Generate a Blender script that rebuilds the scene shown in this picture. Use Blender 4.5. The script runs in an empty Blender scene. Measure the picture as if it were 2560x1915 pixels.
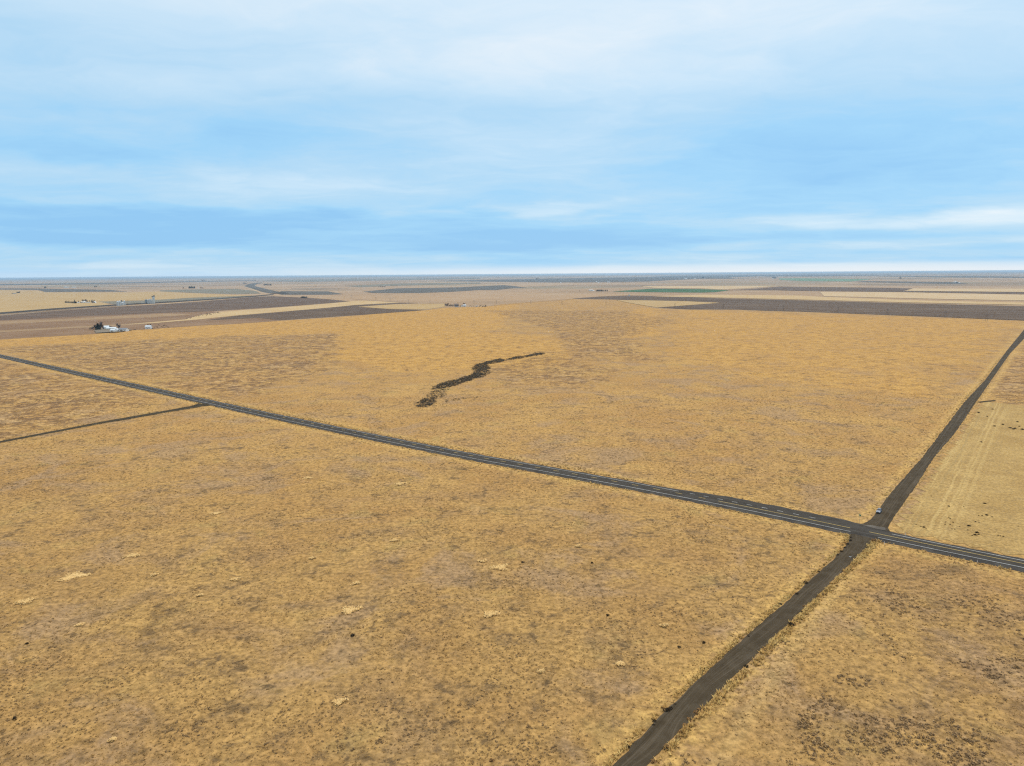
import bpy, bmesh, math, random
import numpy as np
from mathutils import Vector
from mathutils.geometry import tessellate_polygon

random.seed(7)
RNG = np.random.default_rng(11)
SC = bpy.context.scene
COL = SC.collection

# ------------------------------------------------------------------ camera
PW, PH, FPX = 2560.0, 1915.0, 1775.0
CAM_H, PITCH, ROLL = 110.0, math.radians(8.728), math.radians(-0.43)
cam = bpy.data.cameras.new('camera')
cam.sensor_fit = 'HORIZONTAL'; cam.sensor_width = 36.0; cam.lens = 36.0 * FPX / PW
cam.clip_start = 1.0; cam.clip_end = 200000.0
cam_o = bpy.data.objects.new('camera', cam); COL.objects.link(cam_o)
_r, _u = Vector((1, 0, 0)), Vector((0, math.sin(PITCH), math.cos(PITCH)))
_f = Vector((0, math.cos(PITCH), -math.sin(PITCH)))
_cr, _sr = math.cos(ROLL), math.sin(ROLL)
RIGHT = _r * _cr + _u * _sr
UP = _u * _cr - _r * _sr
from mathutils import Matrix
cam_o.matrix_world = Matrix(((RIGHT.x, UP.x, -_f.x, 0), (RIGHT.y, UP.y, -_f.y, 0), (RIGHT.z, UP.z, -_f.z, CAM_H), (0, 0, 0, 1)))
SC.camera = cam_o

def P(x, y, z=0.0):
    """photo pixel -> point on the ground (height z)"""
    d = _f + RIGHT * ((x - PW / 2) / FPX) + UP * (-(y - PH / 2) / FPX)
    t = (CAM_H - z) / -d.z
    return Vector((d.x * t, d.y * t, z))

def mpp(v):
    """metres per photo pixel at a ground point"""
    return (Vector((v.x, v.y, v.z - CAM_H)).dot(_f)) / FPX

# ------------------------------------------------------------------ node helpers
def new_mat(name):
    m = bpy.data.materials.new(name); m.use_nodes = True
    nt = m.node_tree; nt.nodes.clear()
    return m, nt

class NT:
    def __init__(s, nt): s.nt = nt
    def n(s, typ, **kw):
        nd = s.nt.nodes.new(typ)
        for k, v in kw.items():
            if k.startswith('_'): setattr(nd, k[1:], v)
        return nd
    def set(s, sock, v):
        if isinstance(v, bpy.types.NodeSocket): s.nt.links.new(v, sock)
        else: sock.default_value = v
    def math(s, op, a, b=0.0, c=0.0, clamp=False):
        nd = s.n('ShaderNodeMath', _operation=op, _use_clamp=clamp)
        s.set(nd.inputs[0], a); s.set(nd.inputs[1], b); s.set(nd.inputs[2], c)
        return nd.outputs[0]
    def vmath(s, op, a, b=(0, 0, 0)):
        nd = s.n('ShaderNodeVectorMath', _operation=op)
        s.set(nd.inputs[0], a); s.set(nd.inputs[1], b)
        return nd.outputs[0]
    def mix(s, f, a, b, mode='MIX'):
        nd = s.n('ShaderNodeMix', _data_type='RGBA', _blend_type=mode)
        s.set(nd.inputs[0], f)
        s.set(nd.inputs[6], a if isinstance(a, bpy.types.NodeSocket) else (*a, 1.0))
        s.set(nd.inputs[7], b if isinstance(b, bpy.types.NodeSocket) else (*b, 1.0))
        return nd.outputs[2]
    def noise(s, vec, scale, detail=3.0, rough=0.55, dist=0.0):
        nd = s.n('ShaderNodeTexNoise')
        s.set(nd.inputs['Vector'], vec); nd.inputs['Scale'].default_value = scale
        nd.inputs['Detail'].default_value = detail; nd.inputs['Roughness'].default_value = rough
        nd.inputs['Distortion'].default_value = dist
        return nd.outputs['Fac']
    def ramp(s, f, lo, hi):
        nd = s.n('ShaderNodeMapRange', _interpolation_type='SMOOTHSTEP')
        s.set(nd.inputs[0], f); nd.inputs[1].default_value = lo; nd.inputs[2].default_value = hi
        return nd.outputs[0]
    def cramp(s, f, stops):
        nd = s.n('ShaderNodeValToRGB'); s.set(nd.inputs[0], f)
        e = nd.color_ramp.elements
        while len(e) < len(stops): e.new(0.5)
        for el, (p, c) in zip(e, stops): el.position = p; el.color = (*c, 1)
        return nd.outputs[0]
    def attr(s, name, out='Fac'):
        nd = s.n('ShaderNodeAttribute'); nd.attribute_name = name
        return nd.outputs[out]
    def pos(s): return s.n('ShaderNodeNewGeometry').outputs['Position']
    def xyz(s, v):
        nd = s.n('ShaderNodeSeparateXYZ'); s.set(nd.inputs[0], v); return nd.outputs
    def comb(s, x, y, z):
        nd = s.n('ShaderNodeCombineXYZ')
        for i, v in enumerate((x, y, z)): s.set(nd.inputs[i], v)
        return nd.outputs[0]
    def bsdf(s, col, rough=0.9, metal=0.0, spec=0.2, normal=None):
        b = s.n('ShaderNodeBsdfPrincipled')
        s.set(b.inputs['Base Color'], col if isinstance(col, bpy.types.NodeSocket) else (*col, 1))
        s.set(b.inputs['Roughness'], rough); b.inputs['Metallic'].default_value = metal
        b.inputs['Specular IOR Level'].default_value = spec
        if normal is not None: s.nt.links.new(normal, b.inputs['Normal'])
        o = s.n('ShaderNodeOutputMaterial'); s.nt.links.new(b.outputs[0], o.inputs[0])
        return b
    def bump(s, h, strength, dist):
        b = s.n('ShaderNodeBump'); b.inputs['Strength'].default_value = strength
        b.inputs['Distance'].default_value = dist; s.set(b.inputs['Height'], h)
        return b.outputs[0]

# ------------------------------------------------------------------ world and sun
SUN_EL, SUN_AZ = math.radians(52), math.radians(28)      # azimuth clockwise from +Y (the way the camera looks)
world = bpy.data.worlds.new('World'); SC.world = world; world.use_nodes = True; world.cycles.sampling_method = 'MANUAL'; world.cycles.sample_map_resolution = 512
wt = world.node_tree; wt.nodes.clear(); w = NT(wt)
sky = w.n('ShaderNodeTexSky'); sky.sky_type = 'NISHITA'; sky.sun_disc = False
sky.sun_elevation = SUN_EL; sky.sun_rotation = SUN_AZ; sky.altitude = 500
tc = w.n('ShaderNodeTexCoord').outputs['Generated']
dx, dy, dz = w.xyz(tc)
el = w.math('MAXIMUM', dz, 0.0)
den = w.math('ADD', el, 0.10)
pv = w.comb(w.math('DIVIDE', dx, den), w.math('DIVIDE', dy, den), 0.0)
pv = w.vmath('ADD', pv, (3.1, 1.7, 0.0))
wp = w.n('ShaderNodeTexNoise'); w.set(wp.inputs['Vector'], pv); wp.inputs['Scale'].default_value = 1.3; wp.inputs['Detail'].default_value = 4.0
pw = w.vmath('ADD', pv, w.vmath('MULTIPLY', w.vmath('SUBTRACT', wp.outputs['Color'], (0.5, 0.5, 0.5)), (0.9, 0.9, 0.0)))
n1 = w.noise(w.vmath('MULTIPLY', pw, (0.62, 0.9, 1.0)), 0.8, 6.0, 0.5, 0.2)
n2 = w.noise(w.vmath('MULTIPLY', pw, (0.6, 1.0, 1.0)), 2.8, 6.0, 0.62, 0.2)
n3 = w.noise(w.vmath('MULTIPLY', pw, (0.7, 1.0, 1.0)), 9.0, 5.0, 0.65, 0.0)
tt = w.math('ADD', w.math('ADD', w.math('MULTIPLY', n1, 0.66), w.math('MULTIPLY', n2, 0.26)), w.math('MULTIPLY', n3, 0.08))
tt = w.math('ADD', w.math('MULTIPLY', w.math('SUBTRACT', tt, 0.5), 1.05), 0.53)
# the larger cloud banks and gaps, as soft-edged lenses (azimuth, elevation) broken up by noise
azim = w.math('ARCTAN2', dx, dy); elev = w.math('ARCSINE', dz)
wx, wy, wz = w.xyz(wp.outputs['Color'])
azim = w.math('ADD', azim, w.math('MULTIPLY', w.math('SUBTRACT', wx, 0.5), 0.30)); elev = w.math('ADD', elev, w.math('MULTIPLY', w.math('MULTIPLY', w.math('SUBTRACT', wy, 0.5), 0.16), w.ramp(el, 0.0, 0.22)))
for bx, by, bw, bh, amp in [(900, 270, 380, 75, -0.17), (150, 375, 300, 55, -0.16), (120, 540, 560, 38, -0.24), (1050, 565, 620, 34, -0.17), (1650, 592, 420, 28, -0.22), (2150, 470, 480, 60, -0.17), (1900, 365, 300, 70, -0.11), (500, 600, 500, 14, -0.14), (1200, 622, 700, 10, -0.10),
                            (2380, 545, 420, 22, 0.34), (1390, 527, 190, 20, 0.26), (330, 435, 270, 34, 0.16), (800, 480, 420, 26, 0.09), (1850, 60, 600, 140, 0.06), (2050, 612, 600, 11, 0.16), (900, 648, 800, 9, 0.10), (200, 622, 360, 10, 0.14), (2200, 640, 500, 9, 0.10), (150, 575, 260, 9, 0.12), (500, 510, 500, 16, 0.12), (1500, 560, 500, 10, 0.10), (2000, 575, 500, 12, 0.14), (600, 665, 900, 7, 0.16), (1900, 665, 800, 6, 0.16)]:
    dd = (_f + RIGHT * ((bx - PW / 2) / FPX) + UP * (-(by - PH / 2) / FPX)).normalized()
    qa = w.math('DIVIDE', w.math('SUBTRACT', azim, math.atan2(dd.x, dd.y)), bw / FPX); qe = w.math('DIVIDE', w.math('SUBTRACT', elev, math.asin(dd.z)), bh / FPX)
    q2 = w.math('ADD', w.math('MULTIPLY', qa, qa), w.math('MULTIPLY', qe, qe)); tt = w.math('ADD', tt, w.math('MULTIPLY', w.math('EXPONENT', w.math('MULTIPLY', q2, -1.0)), amp))
tt = w.math('ADD', tt, w.math('MULTIPLY', w.math('SUBTRACT', el, 0.16), 0.95))
cl = w.cramp(tt, [(0.20, (0.28, 0.59, 0.93)), (0.38, (0.36, 0.68, 0.97)), (0.52, (0.47, 0.73, 0.95)), (0.68, (0.62, 0.82, 0.98)), (0.90, (0.88, 0.95, 1.0))])
hz = w.math('MULTIPLY', w.ramp(el, 0.016, 0.001), w.math('ADD', 0.45, w.math('MULTIPLY', w.ramp(dx, -0.5, 0.2), 0.55)))
cl = w.mix(w.math('MULTIPLY', hz, 0.85), cl, (0.88, 0.93, 0.98))
cl = w.mix(0.10, w.vmath('MULTIPLY', cl, (10, 10, 10)), sky.outputs[0])
br = w.math('ADD', 1.0, w.math('MULTIPLY', w.ramp(el, 0.25, 1.0), 0.35))
cl = w.mix(1.0, cl, w.comb(br, br, br), 'MULTIPLY')
bg = w.n('ShaderNodeBackground'); wt.links.new(cl, bg.inputs[0]); bg.inputs[1].default_value = 0.1
wo = w.n('ShaderNodeOutputWorld'); wt.links.new(bg.outputs[0], wo.inputs[0])

sun = bpy.data.lights.new('sun', 'SUN'); sun.energy = 1.3; sun.angle = math.radians(14); sun.color = (1.0, 0.95, 0.87)
sun_o = bpy.data.objects.new('sun', sun); COL.objects.link(sun_o)
to_sun = Vector((math.sin(SUN_AZ) * math.cos(SUN_EL), math.cos(SUN_AZ) * math.cos(SUN_EL), math.sin(SUN_EL)))
sun_o.rotation_euler = to_sun.to_track_quat('Z', 'Y').to_euler(); sun_o.location = (0, 0, 400)

SC.view_settings.view_transform = 'Standard'; SC.view_settings.look = 'None'
SC.view_settings.exposure = 0.0; SC.view_settings.gamma = 1.0; SC.view_settings.use_curve_mapping = False
SC.cycles.use_denoising = False; SC.cycles.filter_width = 1.25; SC.cycles.max_bounces = 4; SC.cycles.diffuse_bounces = 2; SC.cycles.volume_bounces = 0
SC.cycles.caustics_reflective = False; SC.cycles.caustics_refractive = False

# ------------------------------------------------------------------ object helpers
def tag(o, label=None, cat=None, group=None, kind=None):
    if label: o['label'] = label
    if cat: o['category'] = cat
    if group: o['group'] = group
    if kind: o['kind'] = kind
    return o

def empty(name, loc, rz=0.0, sc=1.0):
    o = bpy.data.objects.new(name, None); COL.objects.link(o)
    o.location = loc; o.rotation_euler = (0, 0, rz); o.scale = (sc, sc, sc); o.empty_display_size = 0.5
    return o

def link(name, me, parent=None):
    o = bpy.data.objects.new(name, me); COL.objects.link(o)
    if parent is not None: o.parent = parent
    return o

def pymesh(name, vs, fs, mat, parent=None, smooth=False):
    me = bpy.data.meshes.new(name); me.from_pydata([tuple(v) for v in vs], [], fs); me.update()
    if mat: me.materials.append(mat)
    if smooth: me.polygons.foreach_set('use_smooth', [True] * len(me.polygons))
    return link(name, me, parent)

def npmesh(name, V, F, mat):
    """big mesh from numpy: V (n,3), F (m,3) or (m,4)"""
    me = bpy.data.meshes.new(name); k = F.shape[1]
    me.vertices.add(len(V)); me.vertices.foreach_set('co', V.astype(np.float32).ravel())
    me.loops.add(F.size); me.loops.foreach_set('vertex_index', F.astype(np.int32).ravel())
    me.polygons.add(len(F)); me.polygons.foreach_set('loop_start', np.arange(0, F.size, k, dtype=np.int32))
    me.update(calc_edges=True)
    if mat: me.materials.append(mat)
    return me

def fattr(me, name, arr):
    a = me.attributes.new(name, 'FLOAT', 'POINT'); a.data.foreach_set('value', arr.astype(np.float32))

def copy_tree(o, parent=None):
    c = o.copy(); COL.objects.link(c); c.parent = parent
    for ch in list(o.children): copy_tree(ch, c)
    return c

class MB:
    """collects simple shapes into one mesh"""
    def __init__(s): s.v, s.f = [], []
    def add(s, vs, fs):
        b = len(s.v); s.v += [tuple(v) for v in vs]; s.f += [tuple(i + b for i in f) for f in fs]; return s
    def box(s, cx, cy, cz, sx, sy, sz):
        x, y, z = sx / 2, sy / 2, sz / 2
        vs = [(cx + a * x, cy + b * y, cz + c * z) for a in (-1, 1) for b in (-1, 1) for c in (-1, 1)]
        return s.add(vs, [(0, 1, 3, 2), (4, 6, 7, 5), (0, 4, 5, 1), (2, 3, 7, 6), (0, 2, 6, 4), (1, 5, 7, 3)])
    def lathe(s, prof, n=16, cx=0, cy=0, cap=True):
        vs, fs = [], []
        for r, z in prof:
            for i in range(n):
                a = 2 * math.pi * i / n; vs.append((cx + r * math.cos(a), cy + r * math.sin(a), z))
        for j in range(len(prof) - 1):
            for i in range(n):
                k = (i + 1) % n; fs.append((j * n + i, j * n + k, (j + 1) * n + k, (j + 1) * n + i))
        if cap:
            fs.append(tuple(range(n - 1, -1, -1))); fs.append(tuple(range((len(prof) - 1) * n, len(prof) * n)))
        return s.add(vs, fs)
    def tube(s, a, b, ra, rb, n=5):
        a, b = Vector(a), Vector(b); d = (b - a).normalized()
        q = d.orthogonal().normalized(); r = d.cross(q)
        vs = [p + (q * math.cos(2 * math.pi * i / n) + r * math.sin(2 * math.pi * i / n)) * R for p, R in ((a, ra), (b, rb)) for i in range(n)]
        fs = [(i, (i + 1) % n, n + (i + 1) % n, n + i) for i in range(n)] + [tuple(range(n - 1, -1, -1)), tuple(range(n, 2 * n))]
        return s.add(vs, fs)
    def build(s, name, mat, parent=None, smooth=False): return pymesh(name, s.v, s.f, mat, parent, smooth)

# ------------------------------------------------------------------ numpy noise and geometry tests
def vnoise(x, y, scale, seed):
    rs = np.random.default_rng(seed); T = rs.random((256, 256))
    u, v = x / scale, y / scale
    i, j = np.floor(u).astype(np.int64), np.floor(v).astype(np.int64)
    a, b = u - i, v - j
    a, b = a * a * (3 - 2 * a), b * b * (3 - 2 * b)
    g = lambda p, q: T[p & 255, q & 255]
    return (g(i, j) * (1 - a) + g(i + 1, j) * a) * (1 - b) + (g(i, j + 1) * (1 - a) + g(i + 1, j + 1) * a) * b

def fbm(x, y, scale, seed, oct=3):
    s, amp, tot = 0, 1.0, 0
    for k in range(oct):
        s = s + amp * vnoise(x + 37.7 * k, y - 51.3 * k, scale / 2 ** k, seed + k); tot += amp; amp *= 0.5
    return s / tot

def pip(x, y, poly):
    ins = np.zeros(x.shape, bool); n = len(poly)
    for i in range(n):
        (x1, y1), (x2, y2) = poly[i], poly[(i + 1) % n]
        if y1 == y2: continue
        c = ((y1 > y) != (y2 > y)) & (x < (x2 - x1) * (y - y1) / (y2 - y1) + x1)
        ins ^= c
    return ins

def pdist(x, y, line):
    d = np.full(x.shape, 1e9)
    for (x1, y1), (x2, y2) in zip(line, line[1:]):
        vx, vy = x2 - x1, y2 - y1
        t = np.clip(((x - x1) * vx + (y - y1) * vy) / (vx * vx + vy * vy + 1e-9), 0, 1)
        d = np.minimum(d, np.hypot(x - x1 - t * vx, y - y1 - t * vy))
    return d

def G(pts, z=0.0): return [P(*p, z) for p in pts]
def XY(pts): return [(v.x, v.y) for v in G(pts)]

# ------------------------------------------------------------------ road lines (photo pixels -> ground)
YEL = G([(0, 889.5), (145, 922), (260, 947.5), (391, 976), (506, 1001), (640, 1031), (821, 1068.5), (980, 1101.5), (1182, 1142), (1340, 1169.5),
         (1440, 1187.5), (1500, 1198), (1593, 1215.5), (1693, 1234), (1796, 1254.5), (1861, 1267), (2000, 1295), (2060, 1308), (2125, 1322), (2173, 1332),
         (2263, 1351.5), (2388, 1377.5), (2560, 1411)])
YEL = [YEL[0] + (YEL[0] - YEL[2]).normalized() * 1500] + YEL + [YEL[-1] + (YEL[-1] - YEL[-6]).normalized() * 400]

def resample(line, step):
    L = [0.0]
    for a, b in zip(line, line[1:]): L.append(L[-1] + (b - a).length)
    n = max(2, int(L[-1] / step)); out = []; k = 0
    for i in range(n + 1):
        s = L[-1] * i / n
        while k < len(line) - 2 and L[k + 1] < s: k += 1
        t = (s - L[k]) / max(1e-6, L[k + 1] - L[k]); out.append(line[k].lerp(line[k + 1], t))
    return out

def smooth(line, it):
    for _ in range(it):
        line = [line[0]] + [(a + b * 2 + c) / 4 for a, b, c in zip(line, line[1:], line[2:])] + [line[-1]]
    return line
HW = smooth(resample(YEL, 6.0), 30)
HWS = [0.0]
for a, b in zip(HW, HW[1:]): HWS.append(HWS[-1] + (b - a).length)
HWN = []
for i in range(len(HW)):
    d = (HW[min(i + 1, len(HW) - 1)] - HW[max(i - 1, 0)]).normalized(); HWN.append(Vector((-d.y, d.x, 0)))   # towards the far side
def hw_s(px, py):
    p = P(px, py); i = min(range(len(HW)), key=lambda k: (HW[k] - p).length); return HWS[i] + (p - HW[i]).dot(Vector((HWN[i].y, -HWN[i].x, 0)))
def hw_at(s, off, z):
    s = max(0.0, min(HWS[-1] - 1e-3, s)); i = min(len(HW) - 2, int(s / (HWS[1])))
    while HWS[i] > s: i -= 1
    while HWS[i + 1] < s: i += 1
    t = (s - HWS[i]) / (HWS[i + 1] - HWS[i]); p = HW[i].lerp(HW[i + 1], t) + HWN[i].lerp(HWN[i + 1], t).normalized() * off
    return Vector((p.x, p.y, z))

S_L = [(1534, 1913), (1677, 1766), (1776, 1671), (1894, 1566), (1992, 1481), (2074, 1407), (2110, 1370), (2122, 1352), (2122, 1338), (2118, 1320)]
S_R = [(1618, 1913), (1700, 1826), (1774, 1752), (1934, 1594), (2048, 1485), (2109, 1425), (2152, 1384), (2170, 1366), (2182, 1354), (2200, 1340)]
N_L = [(2126, 1318), (2140, 1312), (2160, 1309), (2178, 1298), (2235, 1223), (2305, 1144), (2353, 1081), (2411, 1005), (2462, 951), (2516, 878), (2560, 824)]
N_R = [(2236, 1338), (2226, 1329), (2220, 1320), (2231, 1298), (2284, 1223), (2335, 1144), (2389, 1081), (2438, 1008), (2478, 951), (2525, 884), (2562, 845)]
gSL, gSR, gNL, gNR = G(S_L), G(S_R), G(N_L), G(N_R)
dS = (gSL[0] - gSL[4]).normalized(); gSL.insert(0, gSL[0] + dS * 400); gSR.insert(0, gSR[0] + dS * 400)
dN = ((gNL[-1] - gNL[4]).normalized() + (gNR[-1] - gNR[4]).normalized()).normalized()
gNR[-1] = gNR[-2].lerp(gNR[-1], 1.0); gNL.append(gNL[-1] + dN * 2500); gNR.append(gNL[-2] + dN * 2500 + Vector((dN.y, -dN.x, 0)) * 8)
D_T = G([(-260, 1149), (0, 1102.4), (260, 1053), (477, 1015), (498, 1008), (503, 1001)])
D_B = G([(-260, 1154), (0, 1107), (260, 1058.5), (497, 1018), (530, 1014), (548, 1011)])
mid = lambda A, B: [((a.x + b.x) / 2, (a.y + b.y) / 2) for a, b in zip(A, B)]
LINE_HW = [(p.x, p.y) for p in HW[::4]] + [(HW[-1].x, HW[-1].y)]
LINE_S, LINE_N, LINE_D = mid(gSL, gSR), mid(gNL, gNR), mid(D_T, D_B)

FIELD_E_PX = [(2242, 1334), (2228, 1322), (2240, 1298), (2293, 1223), (2343, 1144), (2396, 1081), (2443, 1010), (2456, 1001), (2560, 1013), (2900, 1045), (3000, 1500), (2560, 1398), (2400, 1365)]
FIELD_E = XY(FIELD_E_PX)

# ------------------------------------------------------------------ ground sheet
def y_end(t): return 54000 - 15000 * min(1.0, max(0.0, (abs(t) - 0.3) / 0.42)) ** 1.5
def axis(lo, hi, step, far_lo, far_hi, g):
    a = list(np.arange(lo, hi + 1e-6, step)); s = step
    while a[-1] < far_hi: s *= 1 + g; a.append(a[-1] + s)
    s = step; b = []; c = lo
    while c > far_lo: s *= 1 + g; c -= s; b.append(c)
    return np.array(b[::-1] + a)
gx = axis(-500, 600, 2.2, -54000, 54000, 0.035)
gy = axis(118, 720, 2.2, -9000, 54000, 0.03)
X, Y = np.meshgrid(gx, gy)
d_hw, d_s, d_n, d_d = pdist(X, Y, LINE_HW), pdist(X, Y, LINE_S), pdist(X, Y, LINE_N), pdist(X, Y, LINE_D)
flat = np.minimum(np.minimum((d_hw - 9) / 8, (d_s - 5.5) / 6), np.minimum((d_n - 5.5) / 6, (d_d - 3) / 4)).clip(0, 1)
east = pip(X, Y, FIELD_E)
fade = np.clip((1250 - np.hypot(X, Y)) / 500, 0, 1)
jx = X + (fbm(X, Y, 60, 71) - 0.5) * 60; jy = Y + (fbm(X, Y, 60, 81) - 0.5) * 60
JIT = [(X + (fbm(X, Y, sc_, 71 + k_) - 0.5) * am_, Y + (fbm(X, Y, sc_, 81 + k_) - 0.5) * am_ * 1.6) for k_, (sc_, am_) in enumerate(((60, 60), (110, 150), (45, 90), (160, 260)))]
def zone(px): g_ = XY(px); return sum(pip(a_, b_, g_).astype(float) for a_, b_ in JIT) / len(JIT)
mound = np.clip(zone([(-500, 900), (0, 868), (450, 846), (835, 832), (870, 880), (760, 960), (640, 1010), (300, 945), (0, 880), (-500, 800)]) * 0.9
         + zone([(-600, 780), (0, 905), (470, 1004), (0, 1093), (-600, 1200)]) * 1.0
         + zone([(1220, 775), (1560, 778), (1700, 800), (1560, 840), (1640, 900), (1420, 890), (1400, 830)]) * 0.9
         + zone([(1190, 905), (1360, 880), (1500, 905), (1500, 970), (1230, 985)]) * 0.75
         + zone([(2470, 1000), (2490, 960), (2560, 860), (2900, 800), (2900, 1020)]) * 0.95, 0, 1)
gold = np.clip(zone([(-500, 905), (0, 848), (420, 820), (820, 794), (1066, 775), (1111, 768), (1300, 758), (1250, 830), (1420, 845), (1400, 905), (1050, 935), (850, 900), (840, 830), (450, 845), (0, 868)])
        + zone([(1600, 768), (1660, 775), (1640, 830), (1540, 850), (1560, 800)]) + 0.75 * zone([(1700, 774), (2560, 803), (2540, 850), (2300, 1000), (1900, 950), (1650, 880)]), 0, 1)
brush = np.clip(zone([(2060, 1470), (2180, 1430), (2560, 1450), (2700, 1600), (2700, 1960), (1900, 1960), (1960, 1830), (2090, 1700), (2240, 1640), (2190, 1560)]), 0, 1)
mid_b = zone([(1050, 1080), (1200, 1035), (1600, 1040), (2100, 1080), (2000, 1200), (1500, 1150)])
verge = np.maximum(np.exp(-((d_hw - 12) / 4.0) ** 2), np.maximum(np.exp(-((d_s - 6.5) / 2.5) ** 2), np.exp(-((d_n - 7) / 3.0) ** 2) * (1 - east)))
trk = XY([(1700, 2060), (1790, 1915), (1990, 1610), (2115, 1435)])
track = np.exp(-((pdist(X, Y, trk) - 0.8) / 1.6) ** 2)
near = np.clip((520 - Y) / 300, 0, 1)
Z = ((fbm(X, Y, 16, 3) - 0.5) * (0.7 + 0.9 * mound) + (fbm(X, Y, 6.5, 9, 2) - 0.5) * 0.55) * fade * flat * (1 - east)
Z = Z - 0.05 * (1 - flat)
TH = [([(200, 830), (270, 740), (330, 715), (485, 710), (470, 760), (400, 825)], 1.0), ([(360, 690), (400, 630), (620, 570), (590, 700), (480, 720)], 0.32),
      ([(425, 600), (460, 560), (560, 512), (720, 475), (860, 430), (1010, 372), (1100, 400), (960, 465), (760, 540), (600, 575)], 1.0), ([(960, 300), (1050, 250), (1130, 255), (1180, 320), (1110, 345), (1010, 350), (965, 345)], 1.0), ([(1000, 350), (1170, 320), (1190, 380), (1080, 440), (960, 460), (960, 385)], 0.62),
      ([(1100, 245), (1300, 192), (1400, 215), (1300, 245), (1130, 268)], 1.0), ([(1395, 208), (1550, 158), (1640, 165), (1600, 190), (1450, 208)], 0.95), ([(1640, 160), (1790, 118), (1900, 115), (1890, 138), (1640, 178)], 0.8), ([(570, 740), (800, 715), (1050, 690), (1050, 705), (700, 750), (600, 765)], 0.2)]
soil = np.zeros_like(X)
for poly_, dn_ in TH: soil = np.maximum(soil, pip(X + (fbm(X, Y, 5, 101) - 0.5) * 6, Y + (fbm(X, Y, 5, 111) - 0.5) * 8, XY([(1000 + a_ * 0.18987, 860 + b_ * 0.18987) for a_, b_ in poly_])) * min(0.55, dn_ * 0.6))
nx, ny = len(gx), len(gy)
V = np.stack([X, Y, Z], -1).reshape(-1, 3)
ii = np.arange(nx * ny).reshape(ny, nx)
F = np.stack([ii[:-1, :-1], ii[:-1, 1:], ii[1:, 1:], ii[1:, :-1]], -1).reshape(-1, 4)

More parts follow.
